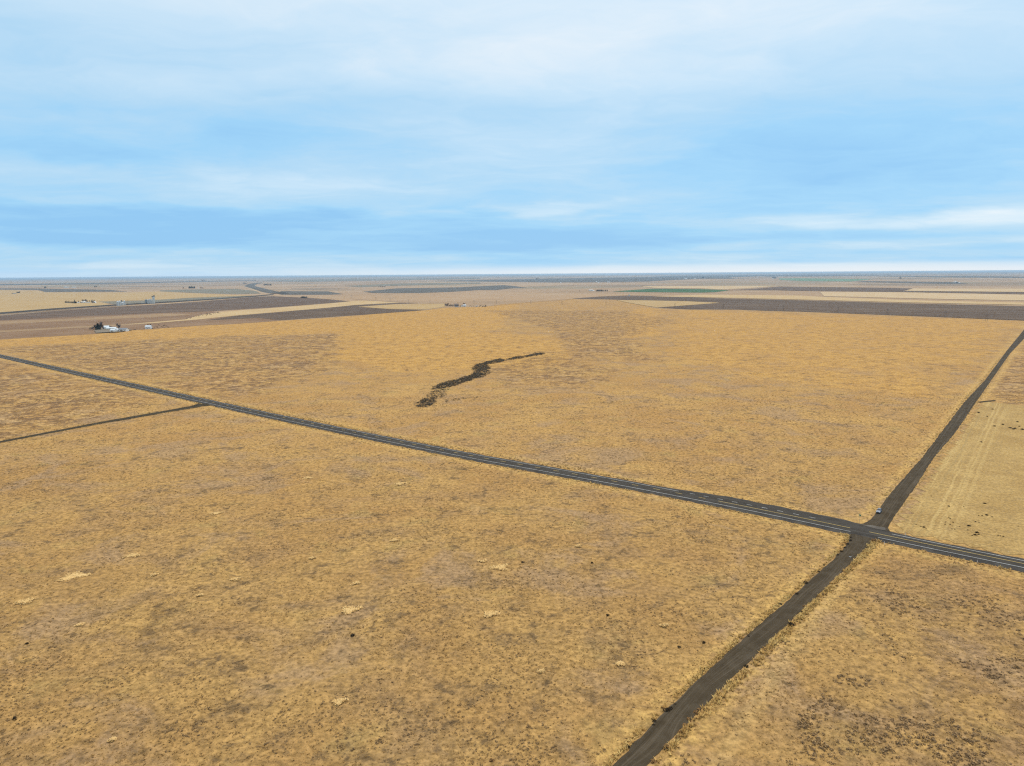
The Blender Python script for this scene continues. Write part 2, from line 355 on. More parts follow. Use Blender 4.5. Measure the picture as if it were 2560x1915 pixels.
def ground_mat():
    m, nt = new_mat('prairie_grass'); t = NT(nt); p = t.pos()
    mo, go, br_, ve, tr, ne = (t.attr(k) for k in ('mound', 'gold', 'brush', 'verge', 'track', 'near'))
    big = t.noise(p, 1 / 70, 4, 0.55, 0.6); med = t.noise(p, 1 / 13, 5, 0.62, 0.4); fin = t.noise(p, 1 / 2.0, 5, 0.72)
    spk = t.noise(t.vmath('ADD', p, (913, 77, 0)), 1 / 4.5, 5, 0.72, 0.3); dry = t.noise(t.vmath('ADD', p, (-311, 500, 0)), 1 / 33, 4, 0.6, 0.5)
    wd = t.noise(t.vmath('ADD', p, (400, -77, 0)), 1 / 11, 6, 0.7, 0.8)
    c = t.mix(t.ramp(big, 0.35, 0.65), (0.40, 0.225, 0.082), (0.47, 0.285, 0.105))
    c = t.mix(t.math('MULTIPLY', t.ramp(dry, 0.46, 0.68), 0.55), c, (0.36, 0.22, 0.115))
    c = t.mix(t.math('MULTIPLY', t.ramp(med, 0.52, 0.72), 0.5), c, (0.30, 0.19, 0.10))
    c = t.mix(t.math('MULTIPLY', t.ramp(med, 0.46, 0.26), 0.55), c, (0.56, 0.35, 0.13))
    c = t.mix(t.math('MULTIPLY', t.ramp(t.noise(t.vmath('ADD', p, (7, 1200, 0)), 1 / 24, 4, 0.6, 0.4), 0.56, 0.72), 0.5), c, (0.37, 0.275, 0.105))
    c = t.mix(t.math('MULTIPLY', ne, 0.42), c, t.mix(t.ramp(med, 0.4, 0.62), (0.40, 0.255, 0.10), (0.29, 0.19, 0.085)))
    c = t.mix(t.math('MULTIPLY', t.math('SUBTRACT', 1.0, ne), 0.22), c, (0.56, 0.345, 0.125))
    mauve = t.noise(t.vmath('ADD', p, (-1500, 333, 0)), 1 / 48, 5, 0.62, 0.9); c = t.mix(t.math('MULTIPLY', t.ramp(mauve, 0.50, 0.64), 0.6), c, (0.35, 0.235, 0.145))
    gof = t.ramp(t.math('ADD', go, t.math('MULTIPLY', t.math('SUBTRACT', big, 0.5), 1.6)), 0.1, 1.0)
    c = t.mix(t.math('MULTIPLY', gof, 0.7), c, t.mix(t.ramp(med, 0.38, 0.62), (0.60, 0.35, 0.10), (0.46, 0.25, 0.07)))
    # low mounds: dark brown patches among pale ones
    mn = t.noise(t.vmath('ADD', p, (50, -900, 0)), 1 / 12, 5, 0.66, 1.3)
    mof = t.ramp(t.math('ADD', mo, t.math('MULTIPLY', t.math('SUBTRACT', dry, 0.5), 1.4)), 0.1, 0.9)
    c = t.mix(t.math('MULTIPLY', mof, t.math('MULTIPLY', t.ramp(mn, 0.46, 0.58), 0.9)), c, (0.20, 0.115, 0.058))
    c = t.mix(t.math('MULTIPLY', mof, t.math('MULTIPLY', t.ramp(mn, 0.46, 0.36), 0.7)), c, (0.58, 0.375, 0.17))
    # dark weeds
    spf = t.math('MULTIPLY', t.ramp(t.math('ADD', spk, t.math('MULTIPLY', t.math('SUBTRACT', med, 0.5), 0.7)), 0.56, 0.70), 0.75)
    c = t.mix(spf, c, (0.14, 0.093, 0.05))
    wdf = t.math('MULTIPLY', t.ramp(t.math('ADD', wd, t.math('MULTIPLY', t.math('SUBTRACT', dry, 0.5), 0.5)), 0.57, 0.72), 0.62)
    c = t.mix(wdf, c, (0.175, 0.115, 0.062))
    c = t.mix(t.math('MULTIPLY', br_, t.math('MULTIPLY', t.ramp(med, 0.4, 0.6), 0.45)), c, (0.26, 0.16, 0.085))
    c = t.mix(t.math('MULTIPLY', ve, t.math('MULTIPLY', t.ramp(spk, 0.35, 0.6), 0.8)), c, (0.60, 0.385, 0.135))
    c = t.mix(t.math('MULTIPLY', tr, 0.45), c, (0.54, 0.36, 0.15))
    sh = t.math('ADD', 0.62, t.math('MULTIPLY', t.ramp(fin, 0.30, 0.70), 0.78))
    c = t.mix(1.0, c, t.comb(sh, sh, sh), 'MULTIPLY')
    vo = t.n('ShaderNodeTexVoronoi', _feature='DISTANCE_TO_EDGE'); vv = t.n('ShaderNodeTexNoise'); t.set(vv.inputs['Vector'], p); vv.inputs['Scale'].default_value = 1 / 9; vv.inputs['Detail'].default_value = 4
    t.set(vo.inputs['Vector'], t.vmath('ADD', p, t.vmath('MULTIPLY', vv.outputs['Color'], (16, 16, 0)))); vo.inputs['Scale'].default_value = 1 / 34
    vein = t.math('MULTIPLY', t.ramp(vo.outputs['Distance'], 0.022, 0.004), t.math('MULTIPLY', t.ramp(big, 0.5, 0.6), t.ramp(spk, 0.4, 0.55)))
    c = t.mix(t.math('MULTIPLY', vein, 0.6), c, (0.13, 0.085, 0.048))
    c = t.mix(t.math('MULTIPLY', t.attr('soil'), t.ramp(fin, 0.3, 0.55)), c, (0.085, 0.06, 0.036))
    c = t.mix(1.0, c, (1.0, 0.945, 0.85), 'MULTIPLY')
    h = t.math('ADD', t.math('MULTIPLY', fin, 0.35), t.math('MULTIPLY', t.noise(p, 1.1, 3, 0.7), 0.25))
    t.bsdf(c, 0.95, spec=0.05, normal=t.bump(h, 1.0, 1.0))
    return m
ground_me = npmesh('prairie_ground', V, F, ground_mat())
for k, a in (('mound', mound), ('gold', gold), ('brush', brush), ('verge', verge), ('track', track), ('near', near), ('soil', soil)): fattr(ground_me, k, a.ravel())
ground_me.polygons.foreach_set('use_smooth', np.ones(len(F), bool))
tag(link('prairie_ground', ground_me), 'dry golden grassland covering the open ground around the crossroads', None, None, 'structure')

def gz(x, y):
    """ground height at points (for standing things on it)"""
    x = np.asarray(x, float); y = np.asarray(y, float)
    i = np.clip(np.searchsorted(gx, x) - 1, 0, nx - 2); j = np.clip(np.searchsorted(gy, y) - 1, 0, ny - 2)
    a = (x - gx[i]) / (gx[i + 1] - gx[i]); b = (y - gy[j]) / (gy[j + 1] - gy[j])
    return (Z[j, i] * (1 - a) + Z[j, i + 1] * a) * (1 - b) + (Z[j + 1, i] * (1 - a) + Z[j + 1, i + 1] * a) * b

# ------------------------------------------------------------------ far farmland
def field_mat(name, c1, c2, c3=None, row=0.0, ang=0.0, rowamt=0.25, sc=1.0):
    m, nt = new_mat(name); t = NT(nt); p = t.pos()
    n1 = t.noise(p, 1 / (160 * sc), 5, 0.6, 0.6); n2 = t.noise(t.vmath('ADD', p, (99, 700, 0)), 1 / (34 * sc), 5, 0.65, 0.3); n3 = t.noise(p, 1 / 3.5, 3, 0.7)
    c = t.mix(t.ramp(t.math('ADD', t.math('MULTIPLY', n1, 0.6), t.math('MULTIPLY', n2, 0.4)), 0.36, 0.64), c1, c2)
    if c3: c = t.mix(t.math('MULTIPLY', t.ramp(n2, 0.56, 0.72), 0.7), c, c3)
    if row:
        x, y, z = t.xyz(p); u = t.math('ADD', t.math('MULTIPLY', x, math.sin(ang)), t.math('MULTIPLY', y, -math.cos(ang)))
        u = t.math('ADD', u, t.math('MULTIPLY', n2, 1.5))
        rn = t.noise(t.comb(u, t.math('MULTIPLY', x, 0.004), 0.0), 1 / row, 2, 0.6)
        r = t.math('ADD', 1.0 - rowamt, t.math('MULTIPLY', t.ramp(rn, 0.35, 0.65), rowamt * 2))
        c = t.mix(1.0, c, t.comb(r, r, r), 'MULTIPLY')
    s = t.math('ADD', 0.8, t.math('MULTIPLY', n3, 0.4)); c = t.mix(1.0, c, t.comb(s, s, s), 'MULTIPLY')
    t.bsdf(c, 0.95, spec=0.05, normal=t.bump(n3, 0.6, 0.5))
    return m
M = {}
def plain_mat():
    m, nt = new_mat('dry_farmland'); t = NT(nt); p = t.pos()
    x, y, z = t.xyz(p); ca, sa = math.cos(math.radians(-37)), math.sin(math.radians(-37))
    q = t.comb(t.math('ADD', t.math('MULTIPLY', x, ca), t.math('MULTIPLY', y, sa)), t.math('SUBTRACT', t.math('MULTIPLY', y, ca), t.math('MULTIPLY', x, sa)), 0.0)
    n1 = t.noise(p, 1 / 420, 6, 0.62, 0.8); n2 = t.noise(t.vmath('ADD', p, (99, 700, 0)), 1 / 90, 5, 0.65, 0.4); n3 = t.noise(p, 1 / 6, 3, 0.7)
    q = t.vmath('ADD', q, t.comb(t.math('MULTIPLY', n1, 260.0), t.math('MULTIPLY', n2, 60.0), 0.0))
    vo = t.n('ShaderNodeTexVoronoi', _distance='CHEBYCHEV'); t.set(vo.inputs['Vector'], q); vo.inputs['Scale'].default_value = 1 / 900; vo.inputs['Randomness'].default_value = 0.75
    r = t.xyz(vo.outputs['Color'])[0]
    c = t.cramp(r, [(0.0, (0.20, 0.16, 0.115)), (0.22, (0.33, 0.225, 0.14)), (0.55, (0.40, 0.27, 0.165)), (0.8, (0.46, 0.325, 0.20)), (0.93, (0.25, 0.215, 0.14))])
    d = t.ramp(t.math('SQRT', t.math('ADD', t.math('MULTIPLY', x, x), t.math('MULTIPLY', y, y))), 3000, 6500)
    c = t.mix(t.math('ADD', 0.25, t.math('MULTIPLY', d, 0.55)), (0.43, 0.265, 0.135), c)
    c = t.mix(t.math('MULTIPLY', t.ramp(n2, 0.50, 0.70), 0.6), c, (0.26, 0.175, 0.115)); c = t.mix(t.math('MULTIPLY', t.ramp(n1, 0.5, 0.35), 0.5), c, (0.47, 0.32, 0.19))
    s_ = t.math('ADD', 0.75, t.math('MULTIPLY', n3, 0.5)); c = t.mix(1.0, c, t.comb(s_, s_, s_), 'MULTIPLY')
    t.bsdf(c, 0.95, spec=0.05); return m
M['peach'] = plain_mat()
M['plow'] = field_mat('ploughed_soil', (0.115, 0.072, 0.044), (0.155, 0.102, 0.064), (0.18, 0.125, 0.08), row=9, ang=-0.1)
M['fallow'] = field_mat('fallow_soil', (0.128, 0.080, 0.052), (0.165, 0.108, 0.070), (0.115, 0.076, 0.05), row=22, ang=0.55)
M['brown'] = field_mat('brown_pasture', (0.22, 0.125, 0.066), (0.30, 0.18, 0.098), (0.155, 0.09, 0.052), sc=0.8)
M['dull'] = field_mat('dull_tan_grass', (0.30, 0.185, 0.095), (0.38, 0.245, 0.13), (0.25, 0.155, 0.085), sc=0.8)
M['straw'] = field_mat('pale_straw_field', (0.51, 0.34, 0.16), (0.58, 0.40, 0.20), (0.45, 0.295, 0.14))
M['tan'] = field_mat('tan_field', (0.44, 0.285, 0.125), (0.51, 0.34, 0.15), (0.37, 0.24, 0.115))
M['cream'] = field_mat('cream_stubble', (0.53, 0.36, 0.19), (0.60, 0.43, 0.24), (0.45, 0.29, 0.16), sc=2)
M['scrub'] = field_mat('dark_scrub', (0.105, 0.092, 0.075), (0.145, 0.125, 0.10), (0.20, 0.16, 0.12), sc=1.5)
M['olive'] = field_mat('grey_green_field', (0.19, 0.165, 0.115), (0.25, 0.21, 0.145), (0.15, 0.13, 0.09), sc=2)
M['green'] = field_mat('winter_wheat', (0.055, 0.115, 0.048), (0.075, 0.145, 0.06), (0.10, 0.15, 0.075), sc=2)
M['pgreen'] = field_mat('pale_green_field', (0.15, 0.23, 0.13), (0.18, 0.26, 0.15), None, sc=3)
def stubble_mat():
    m, nt = new_mat('stubble_rows'); t = NT(nt); p = t.pos(); x, y, z = t.xyz(p)
    n1 = t.noise(p, 1 / 26, 5, 0.6, 0.6); n2 = t.noise(t.vmath('ADD', p, (31, 7, 0)), 1 / 7, 5, 0.7, 0.4); n3 = t.noise(p, 1 / 1.3, 4, 0.75)
    def across(deg): a = math.radians(deg); return t.math('ADD', t.math('MULTIPLY', x, -math.sin(a)), t.math('MULTIPLY', y, math.cos(a)))
    u = t.math('ADD', across(-36.5), t.math('MULTIPLY', n1, 2.0)); v = t.math('ADD', across(52.5), t.math('MULTIPLY', n1, 2.5))
    c = t.mix(t.ramp(n1, 0.35, 0.65), (0.40, 0.245, 0.085), (0.48, 0.305, 0.11)); c = t.mix(t.math('MULTIPLY', t.ramp(n2, 0.5, 0.7), 0.6), c, (0.33, 0.215, 0.09)); c = t.mix(t.math('MULTIPLY', t.ramp(n2, 0.46, 0.3), 0.5), c, (0.60, 0.40, 0.15))
    rows = t.noise(t.comb(u, t.math('MULTIPLY', v, 0.01), 0.0), 1 / 1.6, 2, 0.6); c = t.mix(t.math('MULTIPLY', t.ramp(rows, 0.52, 0.62), 0.38), c, (0.27, 0.17, 0.07))
    d = t.attr('edge'); tr = t.noise(t.comb(v, t.math('MULTIPLY', u, 0.008), 3.0), 1 / 2.4, 3, 0.65); band = t.ramp(d, 38.0, 18.0)
    c = t.mix(t.math('MULTIPLY', band, t.math('MULTIPLY', t.ramp(tr, 0.5, 0.64), 0.5)), c, (0.60, 0.41, 0.16)); c = t.mix(t.math('MULTIPLY', band, t.math('MULTIPLY', t.ramp(tr, 0.46, 0.34), 0.5)), c, (0.34, 0.235, 0.10))
    s_ = t.math('ADD', 0.66, t.math('MULTIPLY', t.ramp(n3, 0.3, 0.7), 0.68)); c = t.mix(1.0, c, t.comb(s_, s_, s_), 'MULTIPLY')
    t.bsdf(c, 0.95, spec=0.05, normal=t.bump(n3, 0.7, 0.4)); return m
M['stub'] = stubble_mat()
M['yard'] = field_mat('farm_yard', (0.20, 0.16, 0.11), (0.26, 0.20, 0.14), (0.12, 0.115, 0.07), sc=0.3)

FZ = [0.10]
def sheet(name, pts, mat, label, z=None, jit=0.0, parent=None, kind='structure', world=False):
    g = pts if world else G(pts)
    if z is None: FZ[0] += 0.05; z = FZ[0]
    out = []
    for a, b in zip(g, g[1:] + g[:1]):
        n = max(1, min(60, int((b - a).length / max(4.0, 1.2 * mpp(a) * 6)))) if jit else 1
        d = (b - a); nn = Vector((-d.y, d.x, 0)).normalized() if d.length > 0 else Vector((0, 0, 0))
        for k in range(n):
            p = a + d * (k / n) + (nn * random.uniform(-jit, jit) if k else Vector((0, 0, 0)))
            out.append(Vector((p.x, p.y, z)))
    tri = tessellate_polygon([out])
    o = pymesh(name, out, [tuple(t) for t in tri], mat, parent)
    me = o.data; bm = bmesh.new(); bm.from_mesh(me); bmesh.ops.recalc_face_normals(bm, faces=bm.faces)
    for f in bm.faces:
        if f.normal.z < 0: f.normal_flip()
    bm.to_mesh(me); bm.free()
    if parent is None: tag(o, label, None, None, kind)
    return o

EDGE = [(0, 848.5), (114, 842), (228, 835.6), (310, 827), (400, 821), (514, 813), (590, 809.6), (685, 803), (820, 794.4), (895, 788.5), (971, 782), (1066, 775.4), (1111, 769), (1180, 767.5), (1215, 766), (1255, 760.5), (1330, 754.5), (1430, 747.5),
        (1513, 749), (1600, 752), (1618, 766), (1644, 771), (1723, 774), (1847, 775), (1942, 778.5), (2000, 780), (2152, 785.5), (2380, 794.5), (2560, 802)]
ge = G(EDGE, 0.1)
far = [Vector((-4000, ge[0].y - 250, .1))] + ge + [Vector((4500, ge[-1].y - 700, .1)), Vector((50000, 3000, .1))] + [Vector((t_ * y_end(t_) * 0.99, y_end(t_) * 0.99, .1)) for t_ in np.linspace(1.6, -1.6, 80)] + [Vector((-50000, 3000, .1))]
sheet('farmland', far, M['peach'], 'wide plain of dry tan farmland running to the horizon', z=0.1, world=True)

sheet('brown_pasture', [(-300, 830), (0, 801), (190, 791.5), (400, 782.5), (533, 778), (560, 781), (500, 788), (590, 789), (647, 795), (704, 801), (685, 803), (590, 809.6), (514, 813), (400, 821), (310, 827), (228, 835.6), (114, 842), (0, 848.5), (-300, 868)], M['brown'], 'reddish brown pasture between the golden prairie and the fallow field', jit=3)
sheet('tan_field', [(-300, 818), (0, 803), (200, 795), (420, 784), (480, 786), (420, 791), (190, 801), (0, 811), (-300, 832)], M['dull'], 'thin tan strip of grass along the lower edge of the fallow field', jit=3)
sheet('tan_field', [(-300, 850), (0, 826), (160, 818), (304, 810.5), (400, 805), (400, 808), (304, 814), (160, 822), (0, 831), (-300, 856)], M['dull'], 'narrow tan strip of grass behind the white farm buildings', jit=2)
sheet('fallow_field', [(-300, 812), (0, 787), (133, 775.5), (266, 767), (420, 759.5), (552, 749.5), (637, 742), (680, 740.5), (760, 744), (820, 748), (876, 753.6), (820, 758.5), (666, 770), (533, 778), (400, 782.5), (190, 791.5), (0, 801), (-300, 832)], M['fallow'], 'long grey brown fallow field below the railway embankment', jit=2)
sheet('straw_field', [(552, 780), (666, 771.6), (820, 759), (885, 752.6), (915, 751.6), (999, 756.4), (885, 763), (820, 769.5), (704, 779.5), (590, 789), (495, 799), (400, 806.7), (304, 812), (400, 804), (462, 799), (500, 788)], M['straw'], 'pale straw strip field above the dark ploughed wedge', jit=2)
sheet('ploughed_field', [(885.5, 763), (999, 757), (1045, 758.3), (990, 760), (891, 767), (971, 773), (1064, 775), (1037, 777.5), (895, 788), (800, 794.4), (704, 801), (647, 795), (514, 801), (590, 789.6), (704, 780), (820, 769.7)], M['plow'], 'dark ploughed wedge with two pointed ends beside the golden prairie', jit=1.5)
sheet('straw_field', [(893, 767), (990, 760.8), (1111, 759), (1112, 767), (1066, 774), (971, 772.6)], M['tan'], 'small tan grass field enclosed by the ploughed wedge', jit=1.5)
sheet('tan_field', [(-400, 745), (0, 725), (95, 727), (114, 731), (319, 731), (400, 729), (514, 734.6), (635, 739), (476, 744.5), (400, 749.5), (245, 754.5), (266, 757), (273, 762), (133, 772.5), (0, 783.5), (-400, 815)], M['tan'], 'broad tan field around the dark evergreen windbreak', jit=3)
sheet('olive_field', [(245, 754.3), (361, 751.6), (420, 748), (476, 744.8), (630, 739.6), (636, 741.5), (520, 750), (420, 757), (300, 763), (273, 759)], M['olive'], 'grey green strip field behind the grain elevator', jit=2)
sheet('olive_field', [(400, 726), (457, 724), (590, 722), (640, 728), (652, 734), (590, 735.5), (514, 733.5), (400, 728.5)], M['olive'], 'grey green field in the bend of the railway', jit=3)
sheet('scrub_field', [(-300, 730), (0, 721), (76, 721), (123, 722), (171, 723), (275, 725), (319, 729), (209, 729.5), (114, 730), (95, 725), (0, 724), (-300, 735)], M['scrub'], 'dark olive strip behind the tan field', jit=5)
sheet('scrub_field', [(906, 729.5), (990, 721), (1142, 718.4), (1200, 715.6), (1257, 713), (1280, 714.6), (1318, 719.5), (1282, 720.6), (1238, 725.5), (1200, 725), (1123, 730), (1047, 732.7), (933, 732.7)], M['scrub'], 'long dark band of scrub in front of the far farms', jit=6)
sheet('scrub_field', [(690, 733), (704, 728), (820, 728.6), (857, 735.5), (820, 737), (704, 737)], M['scrub'], 'dark scrub field right of the railway bend', jit=5)
sheet('scrub_field', [(1080, 702), (1371, 696.5), (1620, 692.5), (1666, 690), (1790, 688), (2020, 686), (2330, 687), (2020, 691.5), (1950, 691), (1905, 694.5), (1840, 697), (1752, 697), (1666, 701), (1620, 704), (1390, 706.5), (1200, 703.7)], M['scrub'], 'very long dark field below the horizon', jit=12)
sheet('peach_field', [(1820, 694), (1900, 690.8), (1935, 692.5), (1925, 694.6), (1840, 696)], M['peach'], 'small pale field set in the long dark field', jit=6)
sheet('ploughed_field', [(1430, 747), (1494, 742), (1570, 739), (1620, 740), (1790, 746), (2020, 751.7), (2253, 758.6), (2560, 766), (3000, 777), (3000, 818), (2560, 801.6), (2380, 794), (2152, 785), (2000, 779), (1942, 778), (1847, 774), (1723, 773.5), (1644, 769.7), (1733, 763), (1801, 757.3), (1714, 753), (1600, 750.7), (1513, 748.3)], M['plow'], 'big dark ploughed field behind the line of power poles', jit=1.5)
sheet('straw_field', [(1540, 751), (1600, 751), (1714, 753.3), (1800, 757.5), (1733, 762.7), (1644, 769.5), (1610, 764), (1570, 757)], M['tan'], 'pale straw wedge cutting into the big dark ploughed field', jit=1.5)
sheet('green_field', [(1530, 729), (1600, 724), (1630, 722), (1752, 723), (1801, 725), (1826, 725.6), (1786, 731), (1752, 731.8), (1600, 730.5)], M['green'], 'green winter wheat field right of the evergreen hedge', jit=2)
sheet('ploughed_field', [(1820, 725.6), (1873, 723), (1951, 716.5), (2020, 717.3), (2228, 720), (2281, 721.4), (2256, 728), (2560, 731), (3000, 738), (3000, 744), (2560, 736), (2256, 730.3), (2000, 727.3), (1942, 726)], M['fallow'], 'grey ploughed strip with a long thin tail among cream fields', jit=3)
sheet('cream_field', [(2050, 730), (2256, 731), (2560, 737), (3000, 745), (3000, 764), (2560, 752), (2253, 746), (2060, 741)], M['cream'], 'cream stubble field above the big dark ploughed field', jit=3)
sheet('cream_field', [(2283, 721.5), (2560, 722.5), (3000, 729), (3000, 737), (2560, 730.5), (2264, 727.5)], M['cream'], 'cream stubble field at the tip of the grey ploughed strip', jit=3)
sheet('cream_field', [(1630, 741.5), (1752, 737), (2000, 739.5), (2060, 743), (2300, 752), (2560, 757), (2560, 763), (2253, 756.6), (2020, 750), (1790, 744.5)], M['straw'], 'long pale strip along the top of the big dark ploughed field', jit=2)
sheet('green_field', [(1947, 696), (2000, 695.7), (2182, 698), (2127, 704), (2000, 702.5), (1950, 700)], M['pgreen'], 'pale green field right of the lone far grove', jit=6)
sheet('scrub_field', [(2132, 705.5), (2160, 703), (2380, 705), (2420, 709), (2380, 710), (2200, 706.6)], M['scrub'], 'thin dark strip beside the far white farm', jit=5)
sheet('straw_field', [(1600, 716), (1752, 715), (1951, 714.5), (1873, 721), (1801, 724), (1752, 721.5), (1640, 720.5)], M['cream'], 'pale field behind the green winter wheat', jit=4)
sheet('olive_field', [(640, 701), (900, 697), (1200, 694), (1200, 697), (900, 702), (760, 704.5)], M['olive'], 'distant grey green strip under the horizon', jit=12)
sheet('scrub_field', [(-200, 712), (200, 708), (420, 704), (640, 700.5), (640, 702), (420, 706.5), (200, 711), (-200, 716)], M['scrub'], 'distant dark strip left of the railway bend', jit=12)
sheet('olive_field', [(860, 715), (1000, 709), (1200, 706.5), (1200, 709.5), (1010, 713.5), (900, 718)], M['olive'], 'grey green strip above the long band of scrub', jit=10)
sheet('scrub_field', [(2180, 691), (2430, 690), (2560, 692), (2800, 693), (2800, 696), (2560, 695), (2300, 693)], M['scrub'], 'distant dark strip under the right end of the horizon', jit=12)
sheet('farm_yard', [(236, 827), (262, 824), (300, 826), (320, 823), (330, 826), (300, 831), (282, 832), (240, 834)], M['yard'], 'trampled yard around the white farm buildings', jit=1.5)
def stubble():
    fx, fy = np.meshgrid(np.arange(140, 900, 4.0), np.arange(240, 640, 4.0)); n_x = fx.shape[1]; ok = pip(fx + (fbm(fx, fy, 6, 7) - 0.5) * 3, fy + (fbm(fx, fy, 6, 8) - 0.5) * 3, FIELD_E)
    idx = np.arange(fx.size).reshape(fx.shape); c4 = ok[:-1, :-1] & ok[:-1, 1:] & ok[1:, 1:] & ok[1:, :-1]
    Fq = np.stack([idx[:-1, :-1][c4], idx[:-1, 1:][c4], idx[1:, 1:][c4], idx[1:, :-1][c4]], -1); used = np.unique(Fq); re = np.full(fx.size, -1); re[used] = np.arange(len(used))
    vv = np.stack([fx.ravel()[used], fy.ravel()[used], np.full(len(used), 0.06)], -1); me = npmesh('stubble_field', vv, re[Fq], M['stub']); fattr(me, 'edge', pdist(vv[:, 0], vv[:, 1], LINE_N))
    tag(link('stubble_field', me), 'straw coloured stubble field with fine rows beside the gravel road', None, None, 'structure')
stubble()

# low hills closing the plain
def hills():
    ts = np.linspace(-1.6, 1.6, 520); n = len(ts); vs, fs = [], []; ns = fbm(ts * 30, ts * 0, 4.0, 5, 4)
    rows = [(0.93, 0.0), (0.965, 0.6), (1.0, 1.0), (1.03, 0.4), (1.06, -1.5)]
    for k_, hk in rows:
        for t_, q_ in zip(ts, ns): ye = y_end(t_) * k_; h = 6 + 44 * q_ * y_end(t_) / 54000; vs.append((t_ * ye, ye, h * hk - (0.6 if hk == 0 else 0)))
    for r in range(len(rows) - 1):
        for i in range(n - 1): fs.append((r * n + i, r * n + i + 1, (r + 1) * n + i + 1, (r + 1) * n + i))
    o = pymesh('far_hills', vs, fs, M['olive'], smooth=True); tag(o, 'low hazy rise of land along the horizon', None, None, 'structure')
hills()

# ------------------------------------------------------------------ roads
def road_mat(name, c1, c2, tr=None):
    m, nt = new_mat(name); t = NT(nt); p = t.pos()
    n1 = t.noise(p, 1 / 6.0, 5, 0.65, 0.3); n2 = t.noise(p, 2.0, 3, 0.7)
    c = t.mix(t.ramp(n1, 0.35, 0.65), c1, c2)
    if tr:
        u = t.attr('u'); v = t.attr('v')
        wob = t.math('ADD', u, t.math('MULTIPLY', t.math('SUBTRACT', n1, 0.5), 0.07))
        streak = t.noise(t.comb(t.math('MULTIPLY', wob, 9.0), t.math('MULTIPLY', v, 0.018), 0.0), 1.0, 3, 0.6)
        c = t.mix(t.math('MULTIPLY', t.ramp(streak, 0.48, 0.68), 0.8), c, tr)
        c = t.mix(t.math('MULTIPLY', t.ramp(streak, 0.44, 0.28), 0.5), c, tuple(k * 0.6 for k in c1))
    s = t.math('ADD', 0.82, t.math('MULTIPLY', n2, 0.36)); c = t.mix(1.0, c, t.comb(s, s, s), 'MULTIPLY')
    t.bsdf(c, 0.97, spec=0.03, normal=t.bump(n2, 0.4, 0.05)); return m
M['asphalt'] = road_mat('worn_asphalt', (0.056, 0.047, 0.038), (0.074, 0.063, 0.051), (0.098, 0.084, 0.07))
M['gravel'] = road_mat('dark_gravel', (0.064, 0.046, 0.027), (0.086, 0.064, 0.040), (0.125, 0.094, 0.062))
M['shoulder'] = road_mat('gravel_shoulder', (0.058, 0.050, 0.044), (0.095, 0.082, 0.068))
M['dirt'] = road_mat('dark_dirt', (0.048, 0.035, 0.019), (0.07, 0.052, 0.03), (0.095, 0.072, 0.043))
M['white_paint'] = road_mat('white_road_paint', (0.50, 0.49, 0.46), (0.70, 0.69, 0.66))
M['yellow_paint'] = road_mat('yellow_road_paint', (0.66, 0.45, 0.14), (0.80, 0.56, 0.18))
M['apron'] = road_mat('pale_worn_apron', (0.12, 0.10, 0.08), (0.165, 0.14, 0.112))

def strip(name, A, B, mat, za, n=5, jit=0.0, edge_drop=0.12):
    """road strip between edge polylines A and B (same length), resampled"""
    tot = 0.0; va, vb = [], []
    for a, b in ((A, va), (B, vb)):
        pass
    rows = []
    for k in range(len(A) - 1):
        L = max((A[k + 1] - A[k]).length, 0.1); m = max(1, min(150, int(L / 3.0)))
        for i in range(m): rows.append((A[k].lerp(A[k + 1], i / m), B[k].lerp(B[k + 1], i / m), tot + L * i / m))
        tot += L
    rows.append((A[-1], B[-1], tot))
    V, U, W, F = [], [], [], []
    for a, b, s in rows:
        w_ = (b - a); wl = max(w_.length, .1)
        ja, jb = random.gauss(0, jit) / wl, random.gauss(0, jit) / wl
        for i in range(n + 1):
            u = i / n; uu = u + (ja if i == 0 else jb if i == n else 0)
            p = a + w_ * uu; z = za + (0.06 * (1 - (2 * u - 1) ** 2)) - (edge_drop if i in (0, n) else 0)
            V.append((p.x, p.y, z)); U.append(u * wl / 7.5); W.append(s)
    r = len(rows)
    for j in range(r - 1):
        for i in range(n): F.append((j * (n + 1) + i, j * (n + 1) + i + 1, (j + 1) * (n + 1) + i + 1, (j + 1) * (n + 1) + i))
    o = pymesh(name, V, F, mat); fattr(o.data, 'u', np.array(U)); fattr(o.data, 'v', np.array(W))
    bm = bmesh.new(); bm.from_mesh(o.data)
    for f in bm.faces:
        if f.normal.z < 0: f.normal_flip()
    bm.to_mesh(o.data); bm.free()
    return o

tag(strip('gravel_road', gSL, gSR, M['gravel'], 0.20, jit=0.2), 'dark gravel road leading from the highway crossing towards the foreground', None, None, 'structure')
tag(strip('gravel_road', gNL, gNR, M['gravel'], 0.20, jit=0.18), 'dark gravel road running straight off beside the stubble field', None, None, 'structure')
tag(strip('dirt_road', D_T, D_B, M['dirt'], 0.12, n=4, jit=0.15), 'narrow dark dirt road joining the highway in a small fan', None, None, 'structure')

